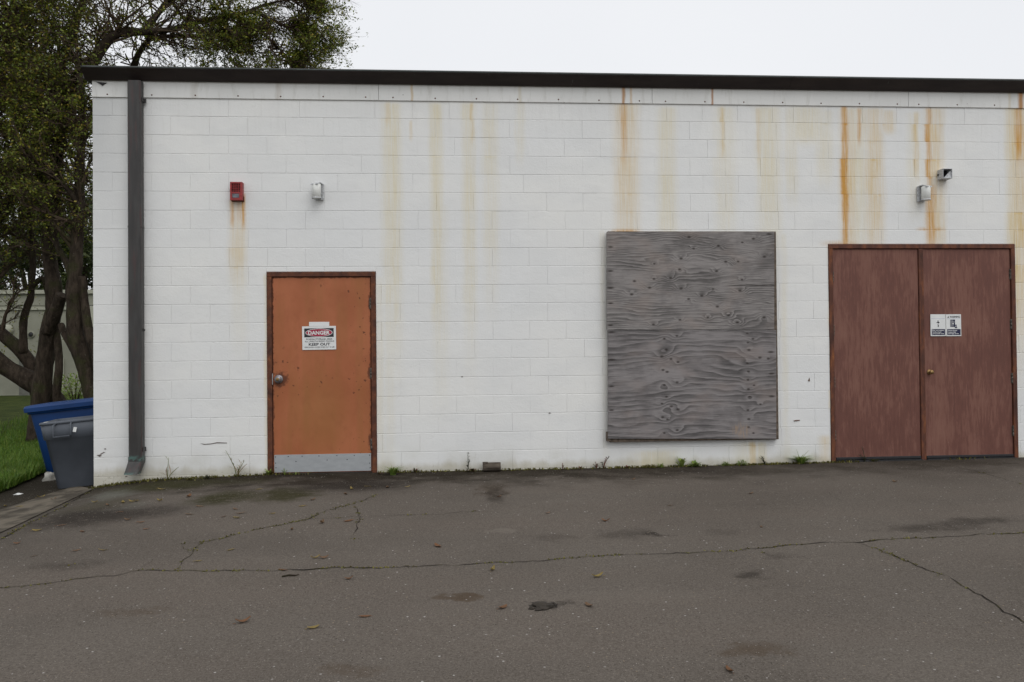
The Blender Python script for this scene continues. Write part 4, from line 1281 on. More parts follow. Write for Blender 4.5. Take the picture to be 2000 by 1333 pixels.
# blue tub, about 1.3 m behind the wall face
yB = 1.75
pl_ = at(52, 794, yB-.33); 
gB, bodyB = bin_('blue_bin', 'large blue plastic bin with a flat lid behind the grey bin', 0, 0, yB, 1.02, .70,   .84, .56, .87, M_BLUE, .085, -SL*1.05, R(6), pl_.x + .615)
b = MB()
b.loops([rsq(.545, .385, .05, .812), rsq(.560, .400, .055, .818), rsq(.562, .402, .055, .868), rsq(.548, .388, .05, .892), rsq(.50, .34, .05, .900)], (True, True), smooth=False)
b.build('lid', M_BLUE, gB)
yG = .42
pl2 = at(84, 834, yG-.27)
gG, bodyG = bin_('grey_bin', 'dark grey plastic rubbish bin at the corner of the white wall', 0, 0, yG, .66, .56, .50, .44, .74, M_GREY, .03, -SL*.9, R(8), pl2.x + .345, band=.55)
# loop handle, sticker on the grey bin
b = MB()
yh = -.30
b.tube([(-.17, yh+.005, .715), (-.185, yh-.03, .70), (-.195, yh-.035, .585), (-.19, yh-.03, .575), (-.03, yh-.03, .575), (-.022, yh-.035, .585), (-.012, yh-.03, .70), (-.015, yh+.005, .715)], .0095, 8)
b.build('handle', M_GREY, gG)
b = MB(); b.box(-.016, .016, -.001, .001, -.026, .026, Matrix.Translation((.015, yh-.0095+.006, .635)) @ Matrix.Rotation(R(15), 4, 'Y') @ Matrix.Rotation(R(-6), 4, 'X')); b.build('sticker', M_WHITE, gG)
b = MB(); b.box(-.02, .02, -.012, .012, 0, .004, Matrix.Translation((-.265, -.285, .7425))); b.build('rim_tape', M_WHITE, gG)

def lump(name, px, py, rx, ry, rz, mat, label, cat, seed=0, sub=3, rough=.35, y=None):
    p = gnd(px, py)
    bm = bmesh.new()
    bmesh.ops.create_icosphere(bm, subdivisions=sub, radius=1)
    for v in bm.verts:
        k = 1 + rough*mn.noise(v.co*1.7 + Vector((seed, 0, 0))) + rough*.4*mn.noise(v.co*5 + Vector((seed, 3, 0)))
        v.co = Vector((v.co.x*rx*k, v.co.y*ry*k, max(-.2, v.co.z)*rz*k))
    me = bpy.data.meshes.new(name); bm.to_mesh(me); bm.free()
    for f in me.polygons: f.use_smooth = True
    me.materials.append(mat)
    o = link(name, me, None, p)
    return tag(o, label, cat)
lump('plastic_bag', 99, 938, .085, .07, .10, plain('dirty_white_plastic', (.30, .29, .26), .6, vary=.3, scale=20), 'crumpled dirty white bag between grass and grey bin', 'bag', 2, 3, .5)
lump('paper_scrap', 37, 966, .04, .03, .012, plain('white_paper', (.62, .62, .60), .8), 'white scrap of litter lying at the grass edge', 'litter', 5, 3, .6)
lump('dirt_clod', 1064, 1184, .072, .060, .013, M_SOIL, 'flat dark clod of dirt on the asphalt, larger of two', 'dirt', 9, 4, .9)
lump('dirt_clod', 1038, 1190, .018, .015, .012, M_SOIL, 'tiny dark clod just left of the large dirt clod', 'dirt', 4, 2, .6)
# broken piece of pipe against the wall
p = gnd(962.5, 929)
rr = at(0, 910, 0).z - at(0, 928, 0).z
L = (at(980, 920, -.1).x - at(945, 920, -.1).x)
o = thing('log_piece', 'short weathered brown log lying against the foot of the wall', 'log', (p.x, -.075, ground_z(p.x, -.07)))
t = NT('weathered_wood')
P_ = t.pos()
c = t.mix(t.mr(t.noise(t.mapv(P_, (3, 26, 26)), 3, 5), .3, .7), (.045, .036, .028), (.12, .10, .08))
t.bump(t.noise(t.mapv(P_, (3, 30, 30)), 3, 4), .8, .01)
M_LOG = t.out(c, .95, 0, .15)
b = MB()
rings = []
for i, xx in enumerate((-L/2, -L/2+.004, -.04, .02, L/2-.004, L/2)):
    k_ = 1 if 0 < i < 5 else .94
    rings.append([Vector((xx + (.006*mn.noise(Vector((a, 0, 0))) if i in (0, 5) else 0), .049*k_*(1+.06*mn.noise(Vector((a, xx*9, 1))))*math.cos(2*math.pi*a/16), .050 + .049*k_*(1+.06*mn.noise(Vector((a, xx*9, 1))))*math.sin(2*math.pi*a/16))) for a in range(16)])
b.loops(rings)
b.build('log', M_LOG, o)
b = MB(); b.box(-L/2-.002, -L/2+.055, -.035, .035, .088, .101); bev(b.build('splinter', M_LOG, o), .004, 1)

# ------------------------------------------------------------------ weeds along the foot of the wall
def leaf_quad(mb, p, d, L, w, droop=.3, up=Vector((0, 0, 1))):
    d = d.normalized()
    s = d.cross(up)
    s = s.normalized() if s.length > 1e-3 else Vector((1, 0, 0))
    a = p + d*L*.5 + up*L*.04
    e = p + d*L - up*L*droop*.3
    mb.add([p - s*w*.15, p + s*w*.15, a + s*w*.5, e, a - s*w*.5], [(0, 1, 2, 4), (4, 2, 3)])
def tuft(px, py, n, h, spread, mat, label, w=.006, y=None, group=None):
    w *= 1.9; n = int(n*1.6); h *= 1.45; spread *= 1.75
    p = gnd(px, py); p.y = min(p.y, -.02) if y is None else y
    p.z = ground_z(p.x, p.y)
    o = thing('grass_tuft', label, 'weed', p, group)
    mb = MB()
    for i in range(n):
        az = random.uniform(0, 6.283); tl = random.random()**.7*spread
        hh = h*random.uniform(.5, 1)
        d = Vector((math.cos(az)*tl, math.sin(az)*tl*.6 - .01, 0))
        r0 = Vector((random.gauss(0, .012), random.gauss(0, .008), -.004))
        s = Vector((-math.sin(az), math.cos(az), 0))*w*.5
        a = r0 + d*.35 + Vector((0, 0, hh*.65)); e = r0 + d + Vector((0, 0, hh*random.uniform(.6, 1)))
        if e.y + p.y > -.006: e.y = -.006-p.y
        if a.y + p.y > -.006: a.y = -.006-p.y
        mb.add([r0-s, r0+s, a+s*.8, a-s*.8, e], [(0, 1, 2, 3), (3, 2, 4)])
    mb.build('blades', mat, o)
    return o
def sprig(px, py, stems, mat, label, leafL=.03, leafW=.012, nl=8, head=None, y=-.03, cat='weed', name='weed', stemmat=None, sr=.0022):
    sr *= 2.1; leafL *= 1.45; leafW *= 1.7
    """stems: list of (px, py) tips"""
    p = gnd(px, py); p.y = min(p.y, y); p.z = ground_z(p.x, p.y)
    o = thing(name, label, cat, p)
    st, lf, hd = MB(), MB(), MB()
    for k, (tx_, ty_) in enumerate(stems):
        tip = at(tx_, ty_, p.y) - p
        pts = [Vector((0, 0, -.004)), tip*.35 + Vector((-tip.x*.12, 0, .004)), tip*.7 + Vector((-tip.x*.08, -.006, .006)), tip + Vector((0, -.008, 0))]
        st.tube(pts, [sr, sr*.85, sr*.7, sr*.4], 5)
        for j in range(nl):
            f = .12 + .85*(j+random.random()*.5)/nl
            i = min(2, int(f*3)); q = pts[i].lerp(pts[i+1], f*3-i)
            az = random.uniform(0, 6.283)
            L = leafL*(1.15-.7*f)*random.uniform(.7, 1.2)
            leaf_quad(lf, q, Vector((math.cos(az), math.sin(az)*.5-.25, random.uniform(.2, .9))), L, leafW*(1.1-.5*f), .4)
        if head:
            for j in range(head[1]):
                q = pts[-1] + Vector((random.gauss(0, .007), random.gauss(0, .004)-.002, random.gauss(0, .007)))
                hd.lathe([(.0005, -head[2]), (head[2]*.8, -head[2]*.4), (head[2], 0), (head[2]*.7, head[2]*.6), (.0005, head[2])], 7, Matrix.Translation(q))
    st.build('stem', stemmat or mat, o)
    if lf.v: lf.build('foliage', mat, o)
    if hd.v: hd.build('flower', head[0], o)
    return o
def rosette(px, py, n, L, w, mat, label, rise=.5, y=-.04, flower=None):
    L *= 1.6; w *= 1.7
    p = gnd(px, py); p.y = min(p.y, y); p.z = ground_z(p.x, p.y)
    o = thing('weed', label, 'weed', p)
    mb = MB()
    for i in range(n):
        az = i*2.4 + random.uniform(-.3, .3)
        l = L*random.uniform(.6, 1.1)
        d = Vector((math.cos(az), math.sin(az)*.55-.15, rise*random.uniform(.4, 1.6)))
        leaf_quad(mb, Vector((random.gauss(0, .006), 0, .002)), d, l, w*random.uniform(.8, 1.2), .5)
    mb.build('foliage', mat, o)
    if flower:
        b = MB(); q = at(*flower, p.y)-p
        b.tube([(0, 0, 0), q*.6, q], .002, 5); b.build('stem', M_WEED, o)
        b = MB(); b.lathe([(.0005, -.004), (.009, 0), (.010, .005), (.0005, .008)], 9, Matrix.Translation(q)); b.build('flower', M_FLY, o)
    return o
def cushion(px, py, rx, rz, n, mat, label, y=-.05):
    p = gnd(px, py); p.y = min(p.y, y); p.z = ground_z(p.x, p.y)
    o = thing('moss_cushion', label, 'weed', p)
    mb = MB()
    for i in range(n):
        a, e = random.uniform(0, 6.283), random.random()**.6
        q = Vector((math.cos(a)*rx*e, max(math.sin(a)*rx*.5*e, -.2), 0)); q.z = rz*math.sqrt(max(0, 1-e*e))*random.uniform(.2, 1)
        leaf_quad(mb, q, Vector((random.gauss(0, 1), random.gauss(0, .7)-.3, random.uniform(.2, 1.2))), random.uniform(.012, .022), .009, .2)
    for v in range(len(mb.v)):
        x_, y_, z_ = mb.v[v]
        if y_+p.y > -.004: mb.v[v] = (x_, -.004-p.y, z_)
    mb.build('foliage', mat, o)
    return o
M_STRAW = leaf_mat('straw_stem', [(.26, .24, .08), (.20, .23, .07), (.30, .20, .10)])
sprig(327, 938, [(330, 894), (350, 912), (324, 918)], M_STRAW, 'thin pair of green stalks near the downspout', .10, .006, 4)
sprig(463, 932, [(441, 880), (478, 900), (483, 906), (470, 908)], M_STRAW, 'tallest straw-coloured grass stalks left of the orange door', .09, .006, 5)
tuft(372, 938, 26, .03, .04, M_MOSS, 'low olive grass fringe just right of the thin green stalks', .005)
rosette(405, 936, 12, .045, .014, M_WEEDK, 'small dark leafy weed between the two groups of stalks', .9)
rosette(524, 928, 14, .06, .016, M_WEED, 'green weed at the left foot of the rusted door frame', 1.2, -.03)
sprig(556, 928, [(555, 914), (561, 918), (550, 919)], M_WEED, 'little green sprig in front of the metal kick plate', .02, .010, 6)
tuft(579, 927, 9, .03, .03, M_WEED, 'few green blades in front of the kick plate, right of the sprig', .004)
tuft(768, 928, 80, .085, .11, M_WEED, 'spreading bright grass tuft right of the orange door', .006)
rosette(811, 922, 14, .045, .013, M_WEEDR, 'small reddish brown weed right of the spreading grass tuft', 1.0)
rosette(742, 927, 8, .03, .012, M_WEEDR, 'tiny reddish weed at the right foot of the orange door frame', .8)
sprig(914, 922, [(914, 885), (916, 898)], M_WEEDK, 'slender upright weed with bud tip left of the log', .032, .011, 12, (M_WEEDK, 6, .004))
rosette(922, 922, 12, .045, .014, M_WEEDR, 'dark red leaf cluster beside the log and slender weed', .8)
sprig(1099, 918, [(1098, 905), (1101, 909)], M_WEEDR, 'small red sprig standing alone between log and plywood', .022, .008, 7)
rosette(1134, 917, 7, .03, .010, M_WEEDR, 'tiny red-brown weed right of the lone red sprig', 1.2)
sprig(1164, 915, [(1163, 902), (1168, 906), (1158, 907)], M_WEEDR, 'bushy red weed below the left edge of the plywood', .028, .010, 8)
sprig(1177, 914, [(1185, 893), (1189, 892), (1175, 903)], M_WEEDR, 'taller red weed with dark seed heads below the plywood', .024, .009, 8, (M_WEEDK, 3, .0055))
rosette(1224, 914, 8, .03, .012, M_WEEDR, 'tiny dark red weed on the moss below the plywood', .9)
cushion(1270, 914, .10, .035, 190, M_MOSS, 'flat yellow-green moss patch under the plywood')
tuft(1292, 913, 16, .05, .05, M_WEED, 'thin grass blades at the right end of the moss patch', .004)
rosette(1331, 912, 12, .09, .026, M_WEED, 'broad-leaved dandelion with a yellow bud under the plywood', 1.6, -.04, flower=(1337, 897))
rosette(1357, 912, 22, .075, .022, M_WEED, 'low spreading broad-leaved weed right of the dandelion', .55)
cushion(1411, 908, .055, .042, 150, M_WEED, 'small round green cushion plant, left of two')
cushion(1443, 907, .065, .060, 200, M_WEED, 'taller round green cushion plant, right of two')
sprig(1484, 904, [(1482, 893), (1488, 894), (1485, 890)], M_WEEDK, 'dark upright weed below the right end of the plywood', .03, .011, 8)
tuft(1565, 906, 90, .085, .13, M_WEED, 'wide green grass tuft left of the brown doors', .006)
sprig(1560, 905, [(1555, 878), (1579, 880)], M_STRAW, 'two thin bare stalks rising from the wide grass tuft', .02, .004, 2, sr=.0012)
sprig(1678, 899, [(1683, 873), (1676, 888)], M_WEEDK, 'thin dark sprig in front of the left brown door', .026, .009, 9)
tuft(1700, 900, 22, .025, .05, M_MOSS, 'low olive fringe along the threshold of the brown doors', .005)

# ------------------------------------------------------------------ fallen leaves
FALL = {
 'y': [(47, 990), (72, 1037), (185, 982), (267, 979), (315, 957), (312, 979), (462, 1012), (532, 1004), (687, 956), (717, 951), (796, 952), (616, 1092), (387, 1097), (240, 982), (80, 972), (505, 956), (612, 1227), (1167, 1128), (590, 989), (200, 1076), (258, 981), (450, 1075), (10, 989), (962, 1114)],
 'o': [(235, 1001), (275, 1022), (369, 971), (680, 1018), (855, 1068), (682, 1132), (552, 1115), (982, 1188), (475, 1217), (120, 1027), (286, 1035), (1183, 1019), (712, 1204), (1425, 1311), (34, 1062), (161, 1039), (975, 971)],
 'b': [(437, 1010), (611, 977), (629, 1022), (675, 965), (757, 953), (632, 1092), (65, 1086), (150, 1076), (250, 1017), (390, 990), (210, 987), (1748, 942), (1487, 1030), (1151, 1185), (1237, 938), (1308, 988), (1070, 1003), (570, 1035), (369, 1006), (470, 1004), (105, 976), (460, 995), (1467, 964)],
}
LBL = {'y': ('yellow fallen leaf', M_FLY), 'o': ('orange fallen leaf', M_FLO), 'b': ('brown fallen leaf', M_FLB)}
def leaf_zone(px, py):
    if px < 175: return 'beside the concrete strip at the left'
    if py > 1110: return 'in the foreground below the long crack'
    if px < 330: return 'on the asphalt near the downspout foot' if py < 1000 else 'on the asphalt above the left crack junction'
    if px < 1000 and py >= 1060: return 'just above the long crack'
    if px < 500: return 'on the asphalt left of the orange door'
    if px < 770: return 'near the wall before the orange door' if py < 985 else 'by the diagonal crack before the orange door'
    if px < 1120: return 'on the asphalt around the log'
    return 'on the asphalt between plywood and brown doors'
ORD = ['leftmost', 'second from left', 'third from left', 'fourth from left', 'fifth from left', 'sixth from left', 'seventh from left', 'eighth from left']
CNT = {2: 'two', 3: 'three', 4: 'four', 5: 'five', 6: 'six', 7: 'seven', 8: 'eight'}
def leaf_label(key, px, py):
    z = leaf_zone(px, py)
    same = sorted(q for q in FALL[key] if leaf_zone(*q) == z)
    i, n = same.index((px, py)), len(same)
    base = LBL[key][0] + ' ' + z
    if n == 1: return base
    return base + ', ' + (ORD[i] if i < n-1 else 'rightmost') + ' of ' + CNT[n]
def leaf_mesh(mat, curl):
    mb = MB()
    n = 5; top = []
    for i in range(n):
        t_ = i/(n-1); w_ = .019*math.sin(math.pi*(.08+.88*t_))**.8
        x_ = (t_-.5)*.09; z_ = .004 + curl*(t_-.5)**2*.12
        top.append((x_, w_, z_ + curl*.010)); top.append((x_, 0, z_)); top.append((x_, -w_, z_ + curl*.007))
    mb.add(top, [(i*3+k, i*3+k+1, i*3+k+4, i*3+k+3) for i in range(n-1) for k in range(2)])
    mb.tube([(-.045, 0, .004), (-.062, .004, .003)], .0012, 4)
    return mb.mesh('fallen_leaf', mat)
for key, lst in FALL.items():
    mt = LBL[key][1]
    meshes = [leaf_mesh(mt, c) for c in (.1, .35, .7)]
    for i, (px, py) in enumerate(lst):
        p = gnd(px, py)
        if p.y > -.03: p.y = -.03
        o = link('fallen_leaf', meshes[i % 3], None, (p.x, p.y, ground_z(p.x, p.y) + undul(p.x, p.y) + .001))
        s = random.uniform(.55, .95)
        if (px, py) in ((47, 990), (675, 965)): s = 1.2
        o.scale = (s, s*random.uniform(.7, 1.2), s); o.rotation_euler = (random.gauss(0, .07), random.gauss(0, .07), random.uniform(0, 6.28))
        tag(o, leaf_label(key, px, py), 'leaf', 'leaves fallen on the asphalt')
p = gnd(567, 1127)
b = MB(); b.tube([(-.05, -.01, .006), (-.01, .004, .010), (.03, .0, .008), (.05, .014, .010)], [.005, .006, .005, .003], 6)
tag(b.build('fallen_twig', M_BARK, None, (p.x, p.y, p.z)), 'short dark twig lying on the asphalt below the long crack', 'twig')

# ------------------------------------------------------------------ cream wall behind the trees
yW = 17.0
xl, xr = at(-700, 650, yW).x, at(760, 650, yW).x
zt = at(100, 567, yW).z
cw = thing('cream_garden_wall', 'low cream rendered wall behind the tree trunks', 'wall', (xl, yW, 0))
zg = -.6
b = MB(); xs_ = at(168, 650, yW).x - xl
b.box(0, xs_, 0, .3, zg, zt-.55*0-.48); b.build('wall_panel', M_STUCCO, cw)
b = MB(); b.box(xs_+.02, xr-xl, -.04, .3, zg, zt-.5); b.build('wall_panel', M_STUCCO2, cw)
b = MB(); b.box(0, xr-xl, -.02, .3, zt-.5+.022, zt-.12); b.build('wall_band', M_STUCCO, cw)
b = MB(); b.box(0, xr-xl, -.10, .4, zt-.118, zt); b.build('coping', M_STUCCO2, cw)
b = MB(); b.box(0, xs_, -.05, 0, zt-.62, zt-.54); b.build('ledge', M_STUCCO2, cw)
w_ = at(62, 654, yW)
b = MB(); b.lathe([(.10, -.02), (.10, .02), (.075, .03), (.07, -.2)], 16, Matrix.Translation((w_.x-xl, -.03, w_.z)) @ Matrix.Rotation(R(90), 4, 'X')); b.build('pipe_collar', M_STUCCO, cw)
b = MB(); b.lathe([(.0005, .032), (.075, .032), (.075, .02)], 16, Matrix.Translation((w_.x-xl, -.03, w_.z)) @ Matrix.Rotation(R(90), 4, 'X')); b.build('pipe_hole', M_DARK, cw)
w_ = at(17, 645, yW)
b = MB(); b.lathe([(.0005, .2), (.10, .18), (.16, .10), (.17, .0)], 16, Matrix.Translation((w_.x-xl, -.05, w_.z)) @ Matrix.Rotation(R(90), 4, 'X')); b.build('round_cap', M_STUCCO2, cw)
w_ = at(124, 700, yW); b = MB(); b.tube([(w_.x-xl, -.06, zg), (w_.x-xl, -.06, w_.z)], .035, 8); b.build('drain_pipe', M_STUCCO2, cw)
w_ = at(62, 730, yW)
b = MB(); b.box(w_.x-xl-.35, w_.x-xl+.15, -.06, .0, zg, at(0, 697, yW).z); b.build('door_panel', plain('dull_grey_door', (.14, .14, .12), .8), cw)

# ------------------------------------------------------------------ trees
def smooth_path(P, n):
    P = [Vector(p) for p in P]; out = []
    for i in range(len(P)-1):
        p0, p1, p2, p3 = P[max(i-1, 0)], P[i], P[i+1], P[min(i+2, len(P)-1)]
        for k in range(n):
            t_ = k/n
            out.append(.5*((2*p1) + (p2-p0)*t_ + (2*p0-5*p1+4*p2-p3)*t_*t_ + (3*p1-p0-3*p2+p3)*t_**3))
    out.append(P[-1]); return out
def leaf_cloud(name, pts, mat, size, parent, flat=.5, elong=.5):
    n = len(pts)
    P_ = np.array(pts, np.float32)
    d = rng.normal(size=(n, 3)); d[:, 2] *= .7; d /= np.linalg.norm(d, axis=1)[:, None]
    nrm = rng.normal(size=(n, 3)); nrm[:, 2] = np.abs(nrm[:, 2]) + flat
    s = np.cross(d, nrm); s /= np.linalg.norm(s, axis=1)[:, None] + 1e-9
    upv = np.cross(s, d)
    L = size*rng.uniform(.55, 1.25, n)[:, None]
    Wd = L*elong*rng.uniform(.8, 1.2, n)[:, None]
    V = np.zeros((n, 4, 3), np.float32)
    V[:, 0] = P_; V[:, 1] = P_ + d*L*.5 + s*Wd*.5 + upv*L*.08; V[:, 2] = P_ + d*L; V[:, 3] = P_ + d*L*.5 - s*Wd*.5 + upv*L*.08
    me = bpy.data.meshes.new(name)
    me.vertices.add(n*4); me.vertices.foreach_set('co', V.reshape(-1))
    me.loops.add(n*4); me.loops.foreach_set('vertex_index', np.arange(n*4, dtype=np.int32))
    me.polygons.add(n); me.polygons.foreach_set('loop_start', (np.arange(n)*4).astype(np.int32)); me.polygons.foreach_set('loop_total', np.full(n, 4, np.int32))
    me.materials.append(mat); me.update(); me.validate()
    return link(name, me, parent)

def rand_dir(d, spread):
    v = Vector((random.gauss(0, 1), random.gauss(0, 1), random.gauss(0, 1)))
    return (d + v*spread).normalized()
def grow(mb, leaves, p, d, L, r, lvl, maxlvl, leafy, up=.05, kids=6, spread=.55, lden=9, droop=0.0, lspan=(.35, 1.0)):
    """one branch with its children; leaves gather on the last level"""
    n = 5 if lvl < maxlvl else 4
    pts = [p.copy()]; rad = [r]
    dd = d.copy()
    for i in range(n):
        dd = rand_dir(dd, .16 if lvl else .10); dd.z += up - droop*(i/n); dd.normalize()
        pts.append(pts[-1] + dd*L/n); rad.append(r*(1-.72*(i+1)/n))
    mb.tube(pts, rad, 5 if lvl == 0 else (4 if lvl == 1 else 3), caps=False)
    if lvl >= maxlvl:
        if leafy > 0:
            k = int(lden*leafy*random.uniform(.6, 1.4)+.5)
            for _ in range(k):
                f = random.uniform(*lspan)*n; i = min(n-1, int(f))
                q = pts[i].lerp(pts[i+1], f-i)
                leaves.append(tuple(q + Vector((random.gauss(0, .03), random.gauss(0, .03), random.gauss(0, .03)))))
        return
    for k in range(kids):
        f = (.25 + .75*(k+random.random())/kids)*n; i = min(n-1, int(f))
        q = pts[i].lerp(pts[i+1], f-i)
        dl = (pts[i+1]-pts[i]).normalized()
        grow(mb, leaves, q, rand_dir(dl, spread), L*random.uniform(.42, .62), r*.45, lvl+1, maxlvl, leafy, up, max(3, kids-1), spread, lden, droop, lspan)

def path(px_list):
    """(photo x, photo y, depth behind the wall face) -> limb points"""
    return [at(x_, y_, d_) for x_, y_, d_ in px_list]
def limb(mb, P3, r0, r1, n=5, wob=.03, sides=9):
    S_ = smooth_path(P3, n)
    k = len(S_)
    S_ = [p + Vector((wob*mn.noise(p*1.7), wob*mn.noise(p*1.7+Vector((9, 0, 0))), 0)) for p in S_]
    rad = [lerp(r0, r1, i/(k-1))*(1+.16*mn.noise(S_[i]*3.1)+.08*mn.noise(S_[i]*9)) for i in range(k)]
    mb.tube(S_, rad, sides)
    return S_, rad

def make_tree(label, limbs, sprays, base, leafmat, lsize=.06, extra=None, name='tree', fill=()):
    """limbs: (points, r0, r1); sprays: (limb index, t0, t1, count, length, direction bias, leafiness, levels)"""
    o = thing(name, label, 'tree', base)
    mb = MB(); L_ = []
    for P3, r0, r1 in limbs: L_.append(limb(mb, P3, r0, r1))
    if extra: extra(mb)
    org = Vector(base)
    mb.v = [tuple(Vector(v)-org) for v in mb.v]
    mb.build('trunk', M_BARK, o)
    tb = MB(); lv = []
    for (li, t0, t1, cnt, ln, bias, leafy, lev, kw) in sprays:
        S_, rad = L_[li]
        for k in range(cnt):
            t_ = lerp(t0, t1, (k+random.random())/cnt)*(len(S_)-1.001)
            i = int(t_); q = S_[i].lerp(S_[i+1], t_-i)
            dl = (S_[i+1]-S_[i]).normalized()
            d = rand_dir((dl*.6 + Vector(bias)).normalized(), .45)
            grow(tb, lv, q, d, ln*random.uniform(.7, 1.25), max(.006, rad[i]*.38), 0, lev, leafy, **kw)
    sk_ = [(p, L_[li][1][j]) for li in range(len(L_)) for j, p in enumerate(L_[li][0])]
    for (fx, fy, fd, rx, ry, rz, n, leafy, bias) in fill:
        c = at(fx, fy, fd)
        for k in range(n):
            v = Vector((random.gauss(0, 1), random.gauss(0, 1), random.gauss(0, 1))).normalized()*random.random()**.45
            q = c + Vector((v.x*rx, v.y*ry, v.z*rz))
            if q.x > -.12 and q.z < 4.75: continue
            near = sorted(((p-q).length + random.uniform(0, .5), j) for j, (p, r_) in enumerate(sk_))[0][1]
            p = sk_[near][0]
            dv = q-p
            if dv.length > 2.6: continue
            nn = 5
            pts_ = [p + dv*(j/nn) + Vector((random.gauss(0, .05), random.gauss(0, .05), random.gauss(0, .05) + .12*math.sin(math.pi*j/nn)*dv.length*.5))*(1 if 0 < j < nn else 0) for j in range(nn+1)]
            tb.tube(pts_, [lerp(.016, .006, j/nn) for j in range(nn+1)], 4, caps=False)
            d = (v*.6 + dv.normalized()*.6 + Vector(bias)).normalized()
            grow(tb, lv, q, d, random.uniform(.34, .62), .008, 1, 2, leafy, .02, 10, .62, 5.2)
    tb.v = [tuple(Vector(v)-org) for v in tb.v]
    tb.build('branches', M_TWIG, o)
    if lv:
        lv = [tuple(Vector(v)-org) for v in lv]
        leaf_cloud('crown', lv, leafmat, lsize, o)
    return o, len(lv)

y1 = 5.2
bz = lambda P: (P.x, P.y, ground_z(P.x, P.y)-.05)
# main multi-stemmed tree: trunk, the long limb that sweeps over the roof
T1 = [
 (path([(72, 862, y1), (78, 790, y1), (88, 700, y1), (100, 620, y1-.05), (106, 560, y1-.05), (96, 500, y1), (94, 430, y1), (88, 360, y1), (84, 290, y1+.1), (92, 215, y1+.2), (130, 100, y1+.3), (160, 10, y1+.4), (190, -90, y1+.4)]), .165, .05),
 (path([(96, 500, y1), (104, 420, y1-.1), (112, 300, y1-.2), (135, 200, y1-.3), (175, 135, y1-.4), (214, 76, y1-.5), (250, 62, y1-.5), (285, 62, y1-.5), (330, 58, y1-.5), (380, 45, y1-.4), (440, 33, y1-.3)]), .12, .035),
 (path([(285, 62, y1-.5), (310, 25, y1-.3), (345, -20, y1-.2), (400, -80, y1)]), .06, .03),
 (path([(262, 130, y1+.2), (275, 100, y1), (300, 74, y1-.1), (360, 71, y1), (430, 73, y1+.1), (480, 60, y1+.2)]), .055, .02),
 (path([(88, 360, y1), (60, 290, y1-.3), (20, 200, y1-.5), (-40, 120, y1-.6)]), .10, .04),
 (path([(84, 290, y1+.1), (60, 180, y1-.2), (40, 80, y1-.3), (10, -60, y1-.3)]), .09, .03),
 (path([(340, 10, y1-.2), (362, 40, y1-.2), (380, 45, y1-.2)]), .03, .02),
 (path([(113, 850, y1-.1), (113, 770, y1-.1), (114, 715, y1-.1), (112, 670, y1-.05), (106, 630, y1)]), .07, .055),
 # stub beside the trunk
 (path([(92, 650, y1-.1), (104, 620, y1-.22), (116, 590, y1-.34), (122, 576, y1-.38)]), .10, .10),
 (path([(440, 33, y1-.3), (485, 25, y1-.2), (535, 40, y1-.2), (575, 62, y1-.2)]), .035, .012),
 (path([(470, 28, y1-.2), (520, 10, y1), (570, 0, y1), (608, 6, y1)]), .028, .010),
 (path([(460, 30, y1-.2), (505, 60, y1), (545, 95, y1), (575, 125, y1)]), .028, .010),
 (path([(400, -60, y1), (470, -70, y1), (540, -60, y1), (600, -40, y1)]), .035, .012),
]
kwin = dict(kids=6, spread=.45, lden=6.5, up=.02)
kwbare = dict(kids=8, spread=.34, lden=3, up=.0, droop=.05, lspan=(.6, 1))
SP1 = [
 (0, .55, 1.0, 16, 1.0, (-.1, -.2, .2), 1.0, 2, kwin), (1, .25, .55, 10, .75, (-.2, -.3, .2), .9, 2, kwin),
 (1, .62, .98, 14, .75, (.5, .0, .15), .22, 2, kwbare), (2, .2, 1, 11, .8, (.4, 0, .2), .5, 2, kwin), (3, .3, 1, 12, .65, (.5, .0, -.05), .30, 2, kwbare),
 (4, .2, 1, 16, 1.0, (-.1, -.3, .1), 1.1, 2, kwin), (5, .15, 1, 18, 1.0, (-.1, -.2, .1), 1.1, 2, kwin),
 (9, .25, 1, 13, .50, (.7, 0, -.12), .12, 2, kwbare), (10, .2, 1, 12, .50, (.7, 0, .05), .12, 2, kwbare), (11, .2, 1, 12, .50, (.6, 0, -.2), .12, 2, kwbare), (12, .3, 1, 12, .50, (.6, 0, .1), .12, 2, kwbare),
 (9, .85, 1, 9, .28, (.6, 0, -.1), 2.0, 2, kwin), (10, .8, 1, 9, .28, (.6, 0, .0), 2.0, 2, kwin), (11, .8, 1, 7, .28, (.6, 0, .0), 1.6, 2, kwin), (12, .8, 1, 8, .28, (.6, 0, -.2), 2.0, 2, kwin),
 (1, .88, 1.0, 9, .5, (.1, -.2, -.15), 2.0, 2, kwin), (3, .75, 1.0, 9, .45, (.1, -.2, -.15), 1.7, 2, kwin), (2, .4, .9, 8, .6, (.5, -.2, -.3), 1.2, 2, kwin),
]
FILL1 = [(70, 50, y1-.4, 1.5, 1.0, 1.3, 200, 1.0, (0, -.3, 0)), (60, 200, y1-.6, 1.2, .8, 1.1, 130, .9, (0, -.4, 0)), (40, 330, y1-.4, 1.1, .7, .8, 64, .7, (0, -.4, -.1)),
 (400, 40, y1, .75, .7, .6, 40, .75, (.2, -.2, -.2)), (452, 85, y1-.1, .36, .4, .45, 44, 1.5, (.2, -.2, -.3)), (600, 45, y1, .23, .5, 1.0, 60, 1.7, (.3, 0, -.1)),
 (550, 60, y1, .46, .6, .75, 26, .40, (.6, 0, -.3)), (320, 100, y1, .5, .6, .30, 22, .45, (.3, -.1, -.2)), (240, 10, y1, .5, .6, .4, 26, .35, (.1, 0, .2)),
 (430, -90, y1, 2.2, .9, .6, 80, .8, (.1, 0, .1)), (520, 118, y1, .35, .3, .22, 12, 1.0, (.2, 0, -.4)), (578, 122, y1, .32, .4, .20, 20, 1.3, (.3, 0, -.3))]
